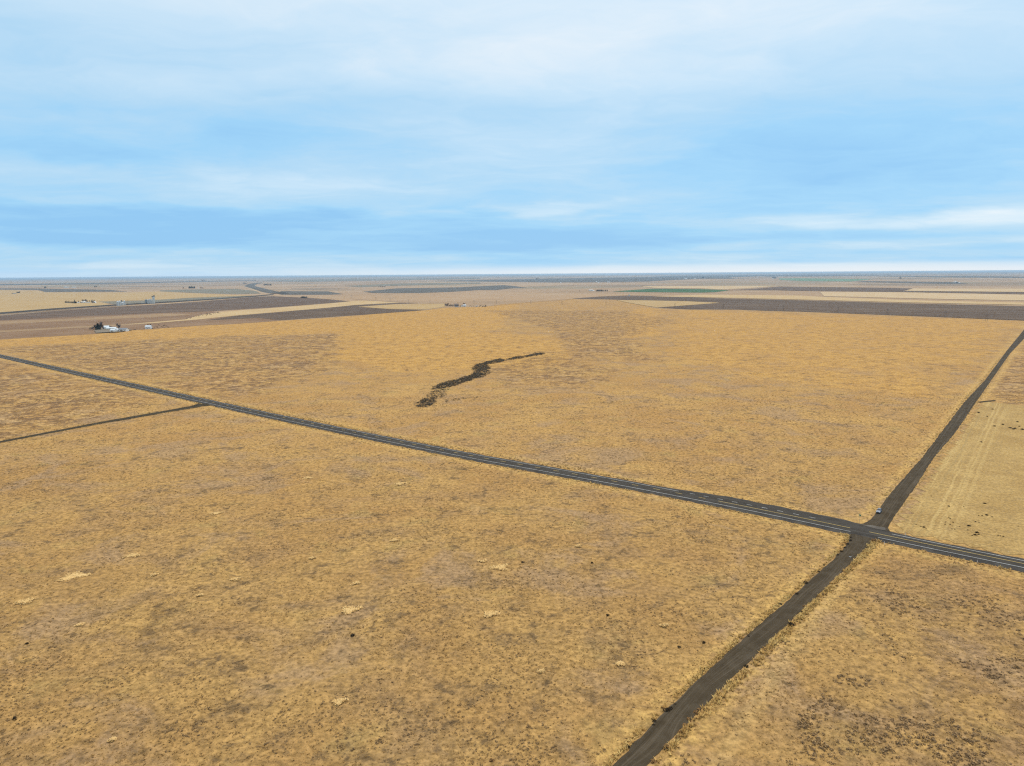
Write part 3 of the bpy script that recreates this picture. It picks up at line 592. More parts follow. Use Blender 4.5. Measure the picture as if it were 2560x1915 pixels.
# highway: variable cross-section
NEAR_LINE, NEAR_EDGE, NEAR_TOE = -4.5, -5.6, -8.0
FAR_LINE, FAR_EDGE, FAR_TOE = 3.3, 4.5, 6.6
s_t0, s_t1, s_x0, s_x1 = hw_s(1660, 1228), hw_s(1800, 1255), hw_s(2125, 1322), hw_s(2235, 1345)
def far_edge(s):
    w_ = 0.0
    if s_t0 < s < s_x1: w_ = 4.2 * min(1, (s - s_t0) / (s_t1 - s_t0)) * min(1, max(0, (s_x1 - s) / 25.0))
    return w_
def hw_strip(name, fa, fb, za, zb, mat, n=3, jit=0.0, s0=0.0, s1=None, step=6.0, parent=None):
    s1 = s1 or HWS[-1]; m = max(1, int((s1 - s0) / step)); V, F, U, W = [], [], [], []
    for j in range(m + 1):
        s = s0 + (s1 - s0) * j / m; a, b = fa(s), fb(s) + random.gauss(0, jit)
        for i in range(n + 1):
            u = i / n; V.append(hw_at(s, a + (b - a) * u, za + (zb - za) * u)); U.append((a + (b - a) * u) / 9.0); W.append(s)
    for j in range(m):
        for i in range(n): F.append((j * (n + 1) + i, (j + 1) * (n + 1) + i, (j + 1) * (n + 1) + i + 1, j * (n + 1) + i + 1))
    o = pymesh(name, V, F, mat, parent); fattr(o.data, 'u', np.array(U)); fattr(o.data, 'v', np.array(W))
    bm = bmesh.new(); bm.from_mesh(o.data)
    for f in bm.faces:
        if f.normal.z < 0: f.normal_flip()
    bm.to_mesh(o.data); bm.free()
    return o
ZH = 0.42
hwo = hw_strip('highway', lambda s: NEAR_EDGE, lambda s: FAR_EDGE + far_edge(s), ZH, ZH, M['asphalt'], n=6)
tag(hwo, 'two lane asphalt highway crossing the prairie with white edge lines', None, None, 'structure')
sh = hw_strip('road_shoulder', lambda s: NEAR_EDGE + 0.05, lambda s: NEAR_TOE, ZH - 0.03, 0.0, M['shoulder'], n=2, jit=0.35, step=3)
tag(sh, 'dark gravel shoulder along the foreground side of the highway', None, None, 'structure')
sh = hw_strip('road_shoulder', lambda s: FAR_EDGE + far_edge(s) - 0.05, lambda s: FAR_TOE + far_edge(s), ZH - 0.03, 0.0, M['shoulder'], n=2, jit=0.35, step=3)
tag(sh, 'dark gravel shoulder along the far side of the highway', None, None, 'structure')
LW = 0.13
def mark(name, off, s0, s1, mat): return hw_strip(name, lambda s: off - LW, lambda s: off + LW, ZH + 0.012, ZH + 0.012, mat, n=1, s0=s0, s1=s1, step=6, parent=hwo)
s_a = hw_s(2127, 1330); s_b = hw_s(2196, 1344)
mark('edge_line', NEAR_LINE, 0, s_a, M['white_paint']); mark('edge_line', NEAR_LINE, s_b, HWS[-1], M['white_paint'])
s_f0, s_f1, s_f2 = hw_s(1700, 1228), hw_s(2050, 1300), hw_s(2230, 1337)
mark('edge_line', FAR_LINE, 0, s_f0, M['white_paint']); mark('edge_line', FAR_LINE, s_f2, HWS[-1], M['white_paint'])
s = s_f0 + 6
while s < s_f1: mark('lane_dash', FAR_LINE, s, s + 2.6, M['white_paint']); s += 7.2
s_y0, s_y1, s_y2 = hw_s(1796, 1254), hw_s(2125, 1322), hw_s(2173, 1332)
mark('centre_line', 0.0, s_y0, s_y1, M['yellow_paint']); mark('centre_line', 0.0, s_y2, HWS[-1], M['yellow_paint'])
s = s_y0 - 10
while s > 1500: mark('centre_dash', 0.0, s, s + 3.6, M['yellow_paint']); s -= 12.2
sheet('road_apron', [(2150, 1313.5), (2177, 1315.2), (2213, 1321.5), (2214, 1329), (2191, 1324.5), (2170, 1318.5)], M['apron'], 'pale worn apron where the gravel road meets the highway', z=0.445, jit=0.3)

# railway embankment and service road far left
def ribbon(name, pts, wid, z, mat, label, kind='structure'):
    g = smooth(resample(G(pts), 25.0), 4); V, F = [], []
    for i, p in enumerate(g):
        d = (g[min(i + 1, len(g) - 1)] - g[max(i - 1, 0)]).normalized(); nn = Vector((-d.y, d.x, 0))
        for k, zz in ((-0.5, 0.1), (-0.28, z), (0.28, z), (0.5, 0.1)): V.append(p + nn * wid * k + Vector((0, 0, zz)))
    for i in range(len(g) - 1):
        for k in range(3): F.append((i * 4 + k, i * 4 + k + 1, i * 4 + k + 5, i * 4 + k + 4))
    o = pymesh(name, V, F, mat); bm = bmesh.new(); bm.from_mesh(o.data)
    for f in bm.faces:
        if f.normal.z < 0: f.normal_flip()
    bm.to_mesh(o.data); bm.free()
    tag(o, label, None, None, kind)
ribbon('railway_embankment', [(-300, 807), (0, 785), (133, 774.2), (273, 765), (400, 757.6), (520, 750), (635, 741.5), (680, 737.5)], 26, 4.5, M['shoulder'], 'dark railway embankment running past the grain elevator')
ribbon('railway_embankment', [(700, 734), (672, 729), (640, 720), (623, 715), (632, 710), (650, 707.5)], 110, 6, M['scrub'], 'dark curve of the railway bending away to the left')
ribbon('service_road', [(-300, 811.5), (0, 788.5), (133, 777.3), (273, 768), (400, 760.3), (520, 752.3)], 11, 0.5, M['cream'], 'pale service road along the railway embankment')
ribbon('service_road', [(662, 730), (640, 724.5), (618, 716)], 45, 0.5, M['cream'], 'pale cutting beside the railway bend')
ribbon('farm_track', [(1210, 766), (1300, 758.4), (1430, 748)], 9, 0.4, M['brown'], 'thin brown farm track leading from the grey barn to the ploughed field')
ribbon('farm_track', [(876, 747.5), (960, 753), (1050, 757.5), (1112, 758.5)], 9, 0.4, M['fallow'], 'thin dark farm track leading to the bushy farm trees')
ribbon('farm_track', [(2445, 1006), (2458, 999.5), (2500, 1000.5)], 4, 0.16, M['dirt'], 'short dirt driveway off the gravel road into the stubble field')

# ------------------------------------------------------------------ simple materials
def plain(name, col, rough=0.8, metal=0.0, var=0.15, sc=1.0, spec=0.3):
    m, nt = new_mat(name); t = NT(nt)
    co = t.n('ShaderNodeTexCoord').outputs['Object']; n = t.noise(co, sc, 4, 0.6)
    s = t.math('ADD', 1 - var, t.math('MULTIPLY', n, 2 * var)); c = t.mix(1.0, col, t.comb(s, s, s), 'MULTIPLY')
    t.bsdf(c, rough, metal, spec); return m
def tinted(name, c1, c2, c3, rough=0.9):
    """plants: colour mixed per clump from the 'tint' attribute"""
    m, nt = new_mat(name); t = NT(nt); a = t.attr('tint')
    c = t.cramp(a, [(0.0, c1), (0.5, c2), (1.0, c3)])
    nn = t.n('ShaderNodeNewGeometry').outputs['Normal']; nn = t.vmath('NORMALIZE', t.vmath('ADD', t.vmath('MULTIPLY', nn, (0.45, 0.45, 0.45)), (0.0, 0.0, 0.75)))
    b = t.bsdf(c, rough, spec=0.05, normal=nn)
    tr = t.n('ShaderNodeBsdfTranslucent'); t.set(tr.inputs[0], c); mx = t.n('ShaderNodeMixShader'); mx.inputs[0].default_value = 0.2
    nt.links.new(b.outputs[0], mx.inputs[1]); nt.links.new(tr.outputs[0], mx.inputs[2])
    nt.links.new(mx.outputs[0], [n_ for n_ in nt.nodes if n_.type == 'OUTPUT_MATERIAL'][0].inputs[0]); return m
M['white'] = plain('white_siding', (0.72, 0.72, 0.70)); M['cream_wall'] = plain('cream_wall', (0.62, 0.58, 0.50)); M['grey_wall'] = plain('weathered_boards', (0.26, 0.22, 0.19))
M['brown_wall'] = plain('brown_boards', (0.20, 0.14, 0.10)); M['roof_white'] = plain('white_metal_roof', (0.70, 0.72, 0.72), 0.5); M['roof_grey'] = plain('grey_shingles', (0.25, 0.25, 0.26)); M['roof_dark'] = plain('dark_shingles', (0.10, 0.095, 0.095))
M['roof_brown'] = plain('rusty_roof', (0.20, 0.15, 0.125)); M['steel'] = plain('galvanised_steel', (0.52, 0.55, 0.55), 0.45, 0.3); M['steel_dark'] = plain('dull_steel', (0.24, 0.28, 0.30), 0.5, 0.3); M['concrete'] = plain('pale_concrete', (0.52, 0.56, 0.55))
M['pane'] = plain('window_glass', (0.03, 0.035, 0.045), 0.08, spec=0.6); M['wood'] = plain('pole_wood', (0.085, 0.06, 0.045)); M['bark'] = plain('bark', (0.09, 0.07, 0.055), sc=3); M['rail'] = plain('dark_metal', (0.06, 0.06, 0.065), 0.5)
M['conifer'] = tinted('conifer_needles', (0.012, 0.018, 0.014), (0.026, 0.036, 0.022), (0.045, 0.055, 0.032))
M['twigs'] = tinted('bare_twigs', (0.075, 0.048, 0.042), (0.12, 0.08, 0.065), (0.17, 0.12, 0.095))
M['tan_twigs'] = tinted('tan_twigs', (0.16, 0.105, 0.07), (0.23, 0.16, 0.11), (0.29, 0.20, 0.14))
M['straw_grass'] = tinted('straw_grass', (0.325, 0.185, 0.068), (0.48, 0.285, 0.104), (0.64, 0.40, 0.155), 0.85)
M['verge_grass'] = tinted('golden_verge_grass', (0.50, 0.275, 0.085), (0.70, 0.44, 0.145), (0.84, 0.58, 0.22), 0.85)
M['pale_grass'] = tinted('pale_bunch_grass', (0.70, 0.42, 0.15), (0.84, 0.54, 0.21), (0.92, 0.64, 0.29), 0.85)
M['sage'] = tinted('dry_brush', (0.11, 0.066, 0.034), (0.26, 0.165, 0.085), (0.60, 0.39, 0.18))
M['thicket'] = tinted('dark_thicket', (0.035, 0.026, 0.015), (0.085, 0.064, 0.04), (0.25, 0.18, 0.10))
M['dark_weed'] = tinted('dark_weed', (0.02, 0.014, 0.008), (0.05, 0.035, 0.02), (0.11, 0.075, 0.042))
M['rust_weed'] = tinted('rust_weed', (0.16, 0.075, 0.025), (0.32, 0.165, 0.06), (0.48, 0.29, 0.12))

# ------------------------------------------------------------------ plants
def leaf_cloud(name, fn, n, size, mat, rs, flat=0.0):
    """n small faces at points given by fn(rs)->(N,3) with tint"""
    p, tint = fn(n, rs)
    u = rs.normal(size=(n, 3)); u /= np.linalg.norm(u, axis=1)[:, None]
    v = np.cross(u, rs.normal(size=(n, 3))); v /= np.linalg.norm(v, axis=1)[:, None]
    if flat: u[:, 2] *= flat
    s = size * rs.uniform(0.6, 1.4, (n, 1))
    V = np.stack([p - u * s, p + v * s * 0.6, p + u * s, p - v * s * 0.6], 1).reshape(-1, 3)
    F = np.arange(n * 4).reshape(n, 4)
    me = npmesh(name, V, F, mat); fattr(me, 'tint', np.repeat(tint, 4)); return me

def conifer(seed, n=420, spread=0.24, lean=0.0):
    """unit-height evergreen: trunk + crown"""
    rs = np.random.default_rng(seed)
    def fn(n, rs):
        h = 0.06 + 0.94 * rs.random(n) ** 1.35; tier = 0.75 + 0.25 * np.cos(h * 34 + rs.normal(0, 0.4, n))
        a = rs.random(n) * 2 * np.pi; lob = 1 + 0.22 * np.sin(a * 3 + seed) + 0.14 * np.sin(a * 5 + h * 8)
        r = spread * (1.02 - h) ** 0.75 * tier * lob * np.sqrt(rs.uniform(0.25, 1, n))
        return np.stack([r * np.cos(a), r * np.sin(a), h - 0.12 * r], 1), rs.random(n)
    crown = leaf_cloud('crown', fn, int(n * 1.3), 0.06, M['conifer'], rs)
    mb = MB().tube((0, 0, -0.02), (0, 0, 0.5), 0.028, 0.018, 6).tube((0, 0, 0.5), (0, 0, 0.96), 0.018, 0.004, 5)
    for k in range(10):
        a = k * 2.4; h = 0.12 + 0.07 * k; mb.tube((0, 0, h), (0.16 * (1 - h) * math.cos(a), 0.16 * (1 - h) * math.sin(a), h + 0.02), 0.007, 0.002, 3)
    me = bpy.data.meshes.new('trunk'); me.from_pydata(mb.v, [], mb.f); me.materials.append(M['bark'])
    return me, crown

def bare_tree(seed, mat, n=520, wide=0.36, low=0.18):
    """unit-height leafless tree: trunk with limbs + twig crown"""
    rs = np.random.default_rng(seed); r2 = random.Random(seed); mb = MB(); tips = []
    def grow(p, d, L, r, lev):
        q = p + d * L; mb.tube(p, q, r, r * 0.6, 5 if lev < 2 else 3)
        if lev >= 3: tips.append((p, q)); return
        for k in range(4 if lev == 0 else 3):
            nd = (d + Vector((r2.uniform(-1, 1), r2.uniform(-1, 1), r2.uniform(-0.15, 0.55))) * (0.75 if lev else 0.9)).normalized()
            grow(p.lerp(q, r2.uniform(0.55, 1.0)), nd, L * r2.uniform(0.6, 0.85), r * 0.55, lev + 1)
    grow(Vector((0, 0, -0.02)), Vector((0.03, 0.02, 1)).normalized(), 0.33, 0.03, 0)
    me = bpy.data.meshes.new('trunk'); me.from_pydata(mb.v, [], mb.f); me.materials.append(M['bark'])
    cs = np.array([(*b,) for a, b in tips])
    def fn(n, rs):
        c = cs[rs.integers(0, len(cs), n)] + rs.normal(0, 0.05, (n, 3)); c[:, 0:2] *= wide / max(0.2, np.abs(cs[:, :2]).max())
        c[:, 2] = low + (c[:, 2] - c[:, 2].min()) / (c[:, 2].max() - c[:, 2].min()) * (1 - low)
        return c, rs.random(n)
    return me, leaf_cloud('crown', fn, n, 0.05, mat, rs)

CON = [conifer(s, 420, 0.26) for s in (1, 2)] + [conifer(3, 360, 0.38), conifer(4, 420, 0.19)]
BARE = [bare_tree(11, M['twigs'], 520, 0.42), bare_tree(12, M['twigs'], 420, 0.34), bare_tree(13, M['tan_twigs'], 460, 0.5, 0.1)]
def tree(name, meshes, px, py, h, label, group=None, wide=1.0, cat='tree'):
    g = P(px, py); o = empty(name, (g.x, g.y, 0.1), random.uniform(0, 6.28)); o.scale = (h * wide, h * wide, h)
    link('trunk', meshes[0], o); link('crown', meshes[1], o); tag(o, label, cat, group); return o

def shrub_mesh(seed, mat, n=100, name='shrub', tall=0.7, size=0.2):
    rs = np.random.default_rng(seed)
    def fn(n, rs):
        a = rs.random(n) * 2 * np.pi; r = np.sqrt(rs.random(n)) * (0.8 + 0.25 * np.sin(a * 3 + seed)); h = rs.random(n) * np.sqrt(np.clip(1.05 - r ** 2, 0, 1)) * tall
        return np.stack([r * np.cos(a) * 0.9, r * np.sin(a) * 0.9, h + 0.02], 1), np.clip(0.25 + 0.5 * h / tall + rs.normal(0, 0.2, n), 0, 1)
    return leaf_cloud(name, fn, n, size, mat, rs)
DARK = [shrub_mesh(s, M['dark_weed']) for s in (21, 22, 23)]
RUST = [shrub_mesh(s, M['rust_weed'], 110) for s in (31, 32)]
def shrub(name, me, px, py, rad, label, cat, group, zoff=0.0):
    g = P(px, py); o = link(name, me); z = float(gz(g.x, g.y)) if g.y < 1500 else 0.1
    o.location = (g.x, g.y, z + zoff); o.rotation_euler = (0, 0, random.uniform(0, 6.28)); o.scale = (rad * random.uniform(0.85, 1.2), rad * random.uniform(0.85, 1.2), rad * random.uniform(0.75, 1.1))
    tag(o, label, cat, group); return o

# dark clumps lying in the stubble field
Q = [(1185, 180), (1380, 293), (1440, 270), (1020, 495), (1070, 515), (1105, 525), (1130, 538), (1380, 415), (1395, 432), (1345, 468), (1430, 470), (1395, 495), (1340, 495), (1500, 515), (1415, 545), (1445, 548), (1600, 510), (1590, 555), (1690, 585), (1670, 610), (1640, 618), (1710, 605), (1710, 395), (1800, 390), (1750, 398), (1675, 463), (1715, 470), (1770, 262), (1545, 297), (1925, 615), (1950, 620), (1985, 627), (1860, 410), (2150, 512)]
BIG = {(1105, 525), (1600, 510), (1690, 585), (1670, 610), (1380, 293), (1800, 390)}
for q in Q:
    shrub('weed_clump', random.choice(DARK), 2060 + q[0] * 0.226, 1200 + q[1] * 0.226, (0.85 if q in BIG else 0.42) * random.uniform(0.85, 1.2), 'dark weed clump lying on the stubble field near the highway', 'weed', 'dark clumps scattered near the highway end of the stubble field')
for q in [(1250, 900), (1210, 895), (1310, 908), (1285, 882), (1080, 880), (1150, 868), (1235, 905), (1270, 845), (970, 1012), (1065, 740), (1000, 1520), (950, 770), (1020, 800)]:
    shrub('weed_clump', random.choice(DARK), 2160 + q[0] * 0.302, 800 + q[1] * 0.302, random.uniform(0.7, 1.2), 'dark weed clump at the far driveway end of the stubble field', 'weed', 'dark clumps scattered at the far end of the stubble field')
# shrubs along the gravel road verge
for x, y, r in [(1667, 1777, 1.15), (1676, 1773, 0.9), (1688, 1762, 0.6), (1637, 1804, 0.75), (1634, 1813, 0.6), (1571, 1868, 0.6), (1866, 1667, 0.8), (1828, 1706, 0.7), (1664, 1872, 0.9), (1977, 1562, 1.1), (2004, 1531, 0.9), (2014, 1458, 1.1), (1992, 1486, 0.9), (1951, 1511, 0.8), (2047, 1430, 0.7), (1871, 1592, 0.6), (2060, 1413, 0.6)]:
    shrub('roadside_shrub', random.choice(DARK), x, y, r, 'small dark shrub on the verge of the foreground gravel road', 'shrub', 'dark shrubs along the foreground gravel road')
for x, y, r in [(2127, 1345, 0.9), (2125, 1352, 1.0), (2119, 1361, 1.0), (2113, 1370, 0.9), (2103, 1379, 0.9), (2094, 1388, 0.8), (2176, 1360, 1.0), (2169, 1370, 1.0), (2161, 1378, 0.7)]:
    shrub('roadside_shrub', random.choice(DARK), x, y, r, 'dark weedy shrub at the corner of the highway crossing', 'shrub', 'dark shrubs at the corners of the crossing')
for x, y, r in [(1712, 1813, 0.8), (1702, 1832, 0.8), (1695, 1845, 0.9), (1722, 1800, 0.8), (1740, 1782, 0.9), (1748, 1776, 0.8), (2064, 1478, 0.9), (2056, 1487, 0.9), (2010, 1517, 0.7), (1632, 1905, 0.8), (1668, 1866, 1.0)]:
    shrub('tumbleweed', random.choice(RUST), x, y, r, 'rusty brown tumbleweed caught in the verge of the foreground gravel road', 'tumbleweed', 'rusty tumbleweeds along the foreground gravel road')
shrub('tumbleweed', RUST[0], 2185, 1353, 1.6, 'pinkish rust tumbleweed pile at the grass corner below the crossing', 'tumbleweed', None)
shrub('roadside_shrub', DARK[1], 882, 1590, 1.1, 'lone dark green bush in the middle of the foreground prairie', 'shrub', None)
shrub('tumbleweed', RUST[1], 1229, 1902, 0.7, 'small orange brown tumbleweed alone in the foreground prairie', 'tumbleweed', None)
for x, y in [(1480, 1407), (1519, 1540), (1760, 1608), (1698, 1619), (37, 1795), (67, 1610), (1307, 1405)]:
    shrub('roadside_shrub', random.choice(DARK), x, y, 0.75, 'small dark weed standing alone in the foreground prairie', 'shrub', 'lone weeds in the foreground prairie')

# ------------------------------------------------------------------ grass and brush (nobody could count it)
def blades(px, py, pz, size, tint, nb, spread, rs, width=0.28, lean0=0.15):
    """nb triangular blades per tuft"""
    n = len(px); a = rs.random((n, nb)) * 2 * np.pi; ln = rs.uniform(0.6, 1.15, (n, nb)) * size[:, None]
    lean = rs.uniform(lean0, spread, (n, nb)); bx = px[:, None] + np.cos(a) * size[:, None] * 0.32 * rs.random((n, nb)); by = py[:, None] + np.sin(a) * size[:, None] * 0.32 * rs.random((n, nb))
    w_ = size[:, None] * width * rs.uniform(0.6, 1.3, (n, nb)); z0 = np.repeat(pz[:, None] - 0.04, nb, 1); t_ = a + rs.normal(0, 0.7, (n, nb))
    v0 = np.stack([bx - np.sin(t_) * w_, by + np.cos(t_) * w_, z0], -1); v1 = np.stack([bx + np.sin(t_) * w_, by - np.cos(t_) * w_, z0], -1)
    v2 = np.stack([bx + np.cos(a) * ln * lean, by + np.sin(a) * ln * lean, z0 + ln * np.sqrt(1 - np.clip(lean, 0, .97) ** 2)], -1)
    V = np.stack([v0, v1, v2], 2).reshape(-1, 3); T = np.clip(np.repeat(tint[:, None], nb, 1) + rs.normal(0, 0.12, (n, nb)), 0, 1)
    return V, np.repeat(T.ravel(), 3)
def tuft_object(name, sets, mat, label, cat):
    V = np.concatenate([s_[0] for s_ in sets]); T = np.concatenate([s_[1] for s_ in sets])
    me = npmesh(name, V, np.arange(len(V)).reshape(-1, 3), mat); fattr(me, 'tint', T); return tag(link(name, me), label, cat, None, 'stuff')
def off_road(x, y, hw=9.0, s=4.6):
    k = (pdist(x, y, LINE_HW) > hw) & (pdist(x, y, LINE_S) > s) & (pdist(x, y, LINE_N) > s) & (pdist(x, y, LINE_D) > 3)
    return k
def scatter(n, y0, y1, rs, power=2.0):
    y = y0 * (y1 / y0) ** rs.random(n); x = rs.uniform(-0.86, 0.86, n) * y + rs.normal(0, 2, n); return x, y
rs = np.random.default_rng(5)
x, y = scatter(82000, 128, 640, rs)
k = off_road(x, y) & ~pip(x, y, FIELD_E) & ((fbm(x, y, 26, 41) + rs.normal(0, 0.12, len(x))) > 0.36)
x, y = x[k], y[k]; sz = rs.uniform(0.28, 0.62, len(x)) * (0.8 + (y - 128) / 900); ti = np.clip(fbm(x, y, 18, 55) * 1.5 - 0.25 + rs.normal(0, 0.16, len(x)), 0, 1)
tuft_object('prairie_grass', [blades(x, y, gz(x, y), sz, ti, 5, 0.97, rs, 0.36, 0.55)], M['straw_grass'], 'countless dry straw coloured bunch grass tufts over the near prairie', 'grass')

def along(line, off, n, rs, sd):
    L = np.array(line); seg = np.hypot(*(L[1:] - L[:-1]).T); cum = np.concatenate([[0], np.cumsum(seg)]); s_ = rs.random(n) * cum[-1]
    i = np.clip(np.searchsorted(cum, s_) - 1, 0, len(seg) - 1); t_ = (s_ - cum[i]) / seg[i]; p = L[i] + (L[i + 1] - L[i]) * t_[:, None]; d = (L[i + 1] - L[i]) / seg[i][:, None]
    o = off + rs.normal(0, sd, n); return p[:, 0] - d[:, 1] * o, p[:, 1] + d[:, 0] * o
vs_ = []
clip = lambda x, y: (np.abs(x) < y * 0.95) & (y > 100) & (y < 900)
e = lambda A: [(p.x, p.y) for p in A]
for line, off, n, sd, sz0 in ((e(gSL), 0.9, 5200, 0.55, 0.75), (e(gSR), -1.0, 7000, 0.8, 0.95), (e(gNL[3:]), 1.3, 3600, 0.7, 0.8), (e(gNR[3:-1]), -1.0, 1800, 0.5, 0.5), (e(HW), -9.3, 7000, 0.7, 0.8), (e(HW), 8.4, 9000, 1.3, 0.9), (e(D_T), 1.2, 700, 0.6, 0.5), (e(D_B), -1.2, 700, 0.6, 0.5)):
    xx, yy = along(line, off, n, rs, sd); k = clip(xx, yy) & off_road(xx, yy, 7.6, 3.6); 
    if line is not None and off == 8.4: k &= ~((pdist(xx, yy, LINE_N) < 12)) & (pdist(xx, yy, [(hw_at(q, 5, 0).x, hw_at(q, 5, 0).y) for q in (s_t0, s_t1, s_x0, s_x1)]) > 6.0) & ~pip(xx, yy, FIELD_E)
    if off == -9.3: k &= pdist(xx, yy, LINE_S) > 6
    xx, yy = xx[k], yy[k]; cl_ = fbm(xx, yy, 9, 91); kk = rs.random(len(xx)) < np.clip(cl_ * 2.2 - 0.45, 0, 1); xx, yy, cl_ = xx[kk], yy[kk], cl_[kk]
    vs_.append(blades(xx, yy, gz(xx, yy), rs.uniform(0.6, 1.3, len(xx)) * sz0, np.clip(cl_ * 1.4 - 0.2 + rs.normal(0, 0.18, len(xx)), 0, 1), 6, 0.92, rs, 0.26, 0.35))
tuft_object('verge_grass', vs_, M['verge_grass'], 'taller golden grass lining the edges of the roads', 'grass')

def clumps(x, y, r, tall, nf, rs, size=0.35, bias=0.0):
    n = len(x); a = rs.random((n, nf)) * 2 * np.pi; q = np.sqrt(rs.random((n, nf))); h = rs.random((n, nf)) * np.sqrt(1.02 - q ** 2) * tall
    c = np.stack([x[:, None] + np.cos(a) * q * r[:, None], y[:, None] + np.sin(a) * q * r[:, None], gz(x, y)[:, None] + 0.02 + h * r[:, None]], -1)
    u = rs.normal(size=c.shape); u /= np.linalg.norm(u, axis=-1, keepdims=True); v = np.cross(u, rs.normal(size=c.shape)); v /= np.linalg.norm(v, axis=-1, keepdims=True)
    u[..., 2] *= 0.45; v[..., 2] *= 0.45
    s_ = (size * r[:, None] * rs.uniform(0.6, 1.4, (n, nf)))[..., None]
    V = np.stack([c - u * s_, c + u * s_ * 0.4 + v * s_, c + u * s_ * 0.6 - v * s_], 2).reshape(-1, 3)
    return V, np.repeat(np.clip(h / tall * 0.9 + bias + rs.normal(0, 0.15, h.shape), 0, 1).ravel(), 3)  # tint rises with height: sky-lit tops and occluded bases put into the colour
# brown brush clumps at the lower right and thinly elsewhere
def in_px(x, y, poly, j=14, seed=61):
    return pip(x + (fbm(x, y, 22, seed) - 0.5) * j, y + (fbm(x, y, 22, seed + 9) - 0.5) * j, XY(poly))
x, y = scatter(52000, 128, 420, rs)
inb = in_px(x, y, [(2060, 1480), (2190, 1440), (2330, 1440), (2560, 1500), (2700, 1600), (2700, 2000), (1930, 2000), (2010, 1800), (2090, 1690), (2250, 1650), (2180, 1560)])
dens = fbm(x, y, 13, 33, 3); prob = np.where(inb, np.clip((dens - 0.44) * 4.5, 0.03, 0.75), np.clip((fbm(x, y, 20, 35, 3) - 0.54) * 3.0, 0.012, 0.4))
k = off_road(x, y, 10, 6.5) & ~pip(x, y, FIELD_E) & (rs.random(len(x)) < prob)
x, y, inb = x[k], y[k], inb[k]
tuft_object('dry_brush', [clumps(x, y, np.where(inb, rs.uniform(0.3, 0.62, len(x)), rs.uniform(0.18, 0.4, len(x))), 0.95, 13, rs, 0.42)], M['sage'], 'low brown brush clumps with tops coloured as if sky-lit scattered over the prairie', 'brush')
# dark sinuous thicket in the middle of the prairie
tx, ty = [], []
for poly, dn in TH:
    g = XY([(1000 + a * 0.18987, 860 + b * 0.18987) for a, b in poly]); ax, ay = zip(*g); area = (max(ax) - min(ax)) * (max(ay) - min(ay)); m_ = int(area * 0.72 * dn)
    xx, yy = rs.uniform(min(ax) - 3, max(ax) + 3, m_), rs.uniform(min(ay) - 3, max(ay) + 3, m_); k = pip(xx + rs.normal(0, 1.2, m_), yy + rs.normal(0, 2.2, m_), g) & (fbm(xx, yy, 7, 77) > 0.27); tx.append(xx[k]); ty.append(yy[k])
tx, ty = np.concatenate(tx), np.concatenate(ty)
tuft_object('dark_thicket', [clumps(tx, ty, rs.uniform(0.5, 1.15, len(tx)), 1.1, 14, rs, 0.38)], M['thicket'], 'dark winding thicket of low brush in the middle of the golden prairie', 'thicket')
# roadside rust-brown weeds on the far side of the highway
xx, yy = along(e(HW), 10.5, 5200, rs, 2.2); k = (yy < 620) & (np.abs(xx) < yy) & (fbm(xx, yy, 14, 17) > 0.46) & (xx < P(2080, 1290).x) & (pdist(xx, yy, [(hw_at(q, 5, 0).x, hw_at(q, 5, 0).y) for q in (s_t0, s_t1, s_x0, s_x1)]) > 7.0)
x2, y2 = along(e(HW), -9.6, 3000, rs, 0.8); k2 = (x2 > P(2185, 1350).x) & (np.abs(x2) < y2 * 1.1) & (fbm(x2, y2, 7, 18) > 0.38)
xx, yy = np.concatenate([xx[k], x2[k2]]), np.concatenate([yy[k], y2[k2]])
tuft_object('roadside_weeds', [clumps(xx, yy, rs.uniform(0.25, 0.55, len(xx)), 0.9, 10, rs, 0.42)], M['rust_weed'], 'rust brown weeds growing in the ditches of the highway', 'weeds')
print('tufts', len(x), len(tx), len(xx))

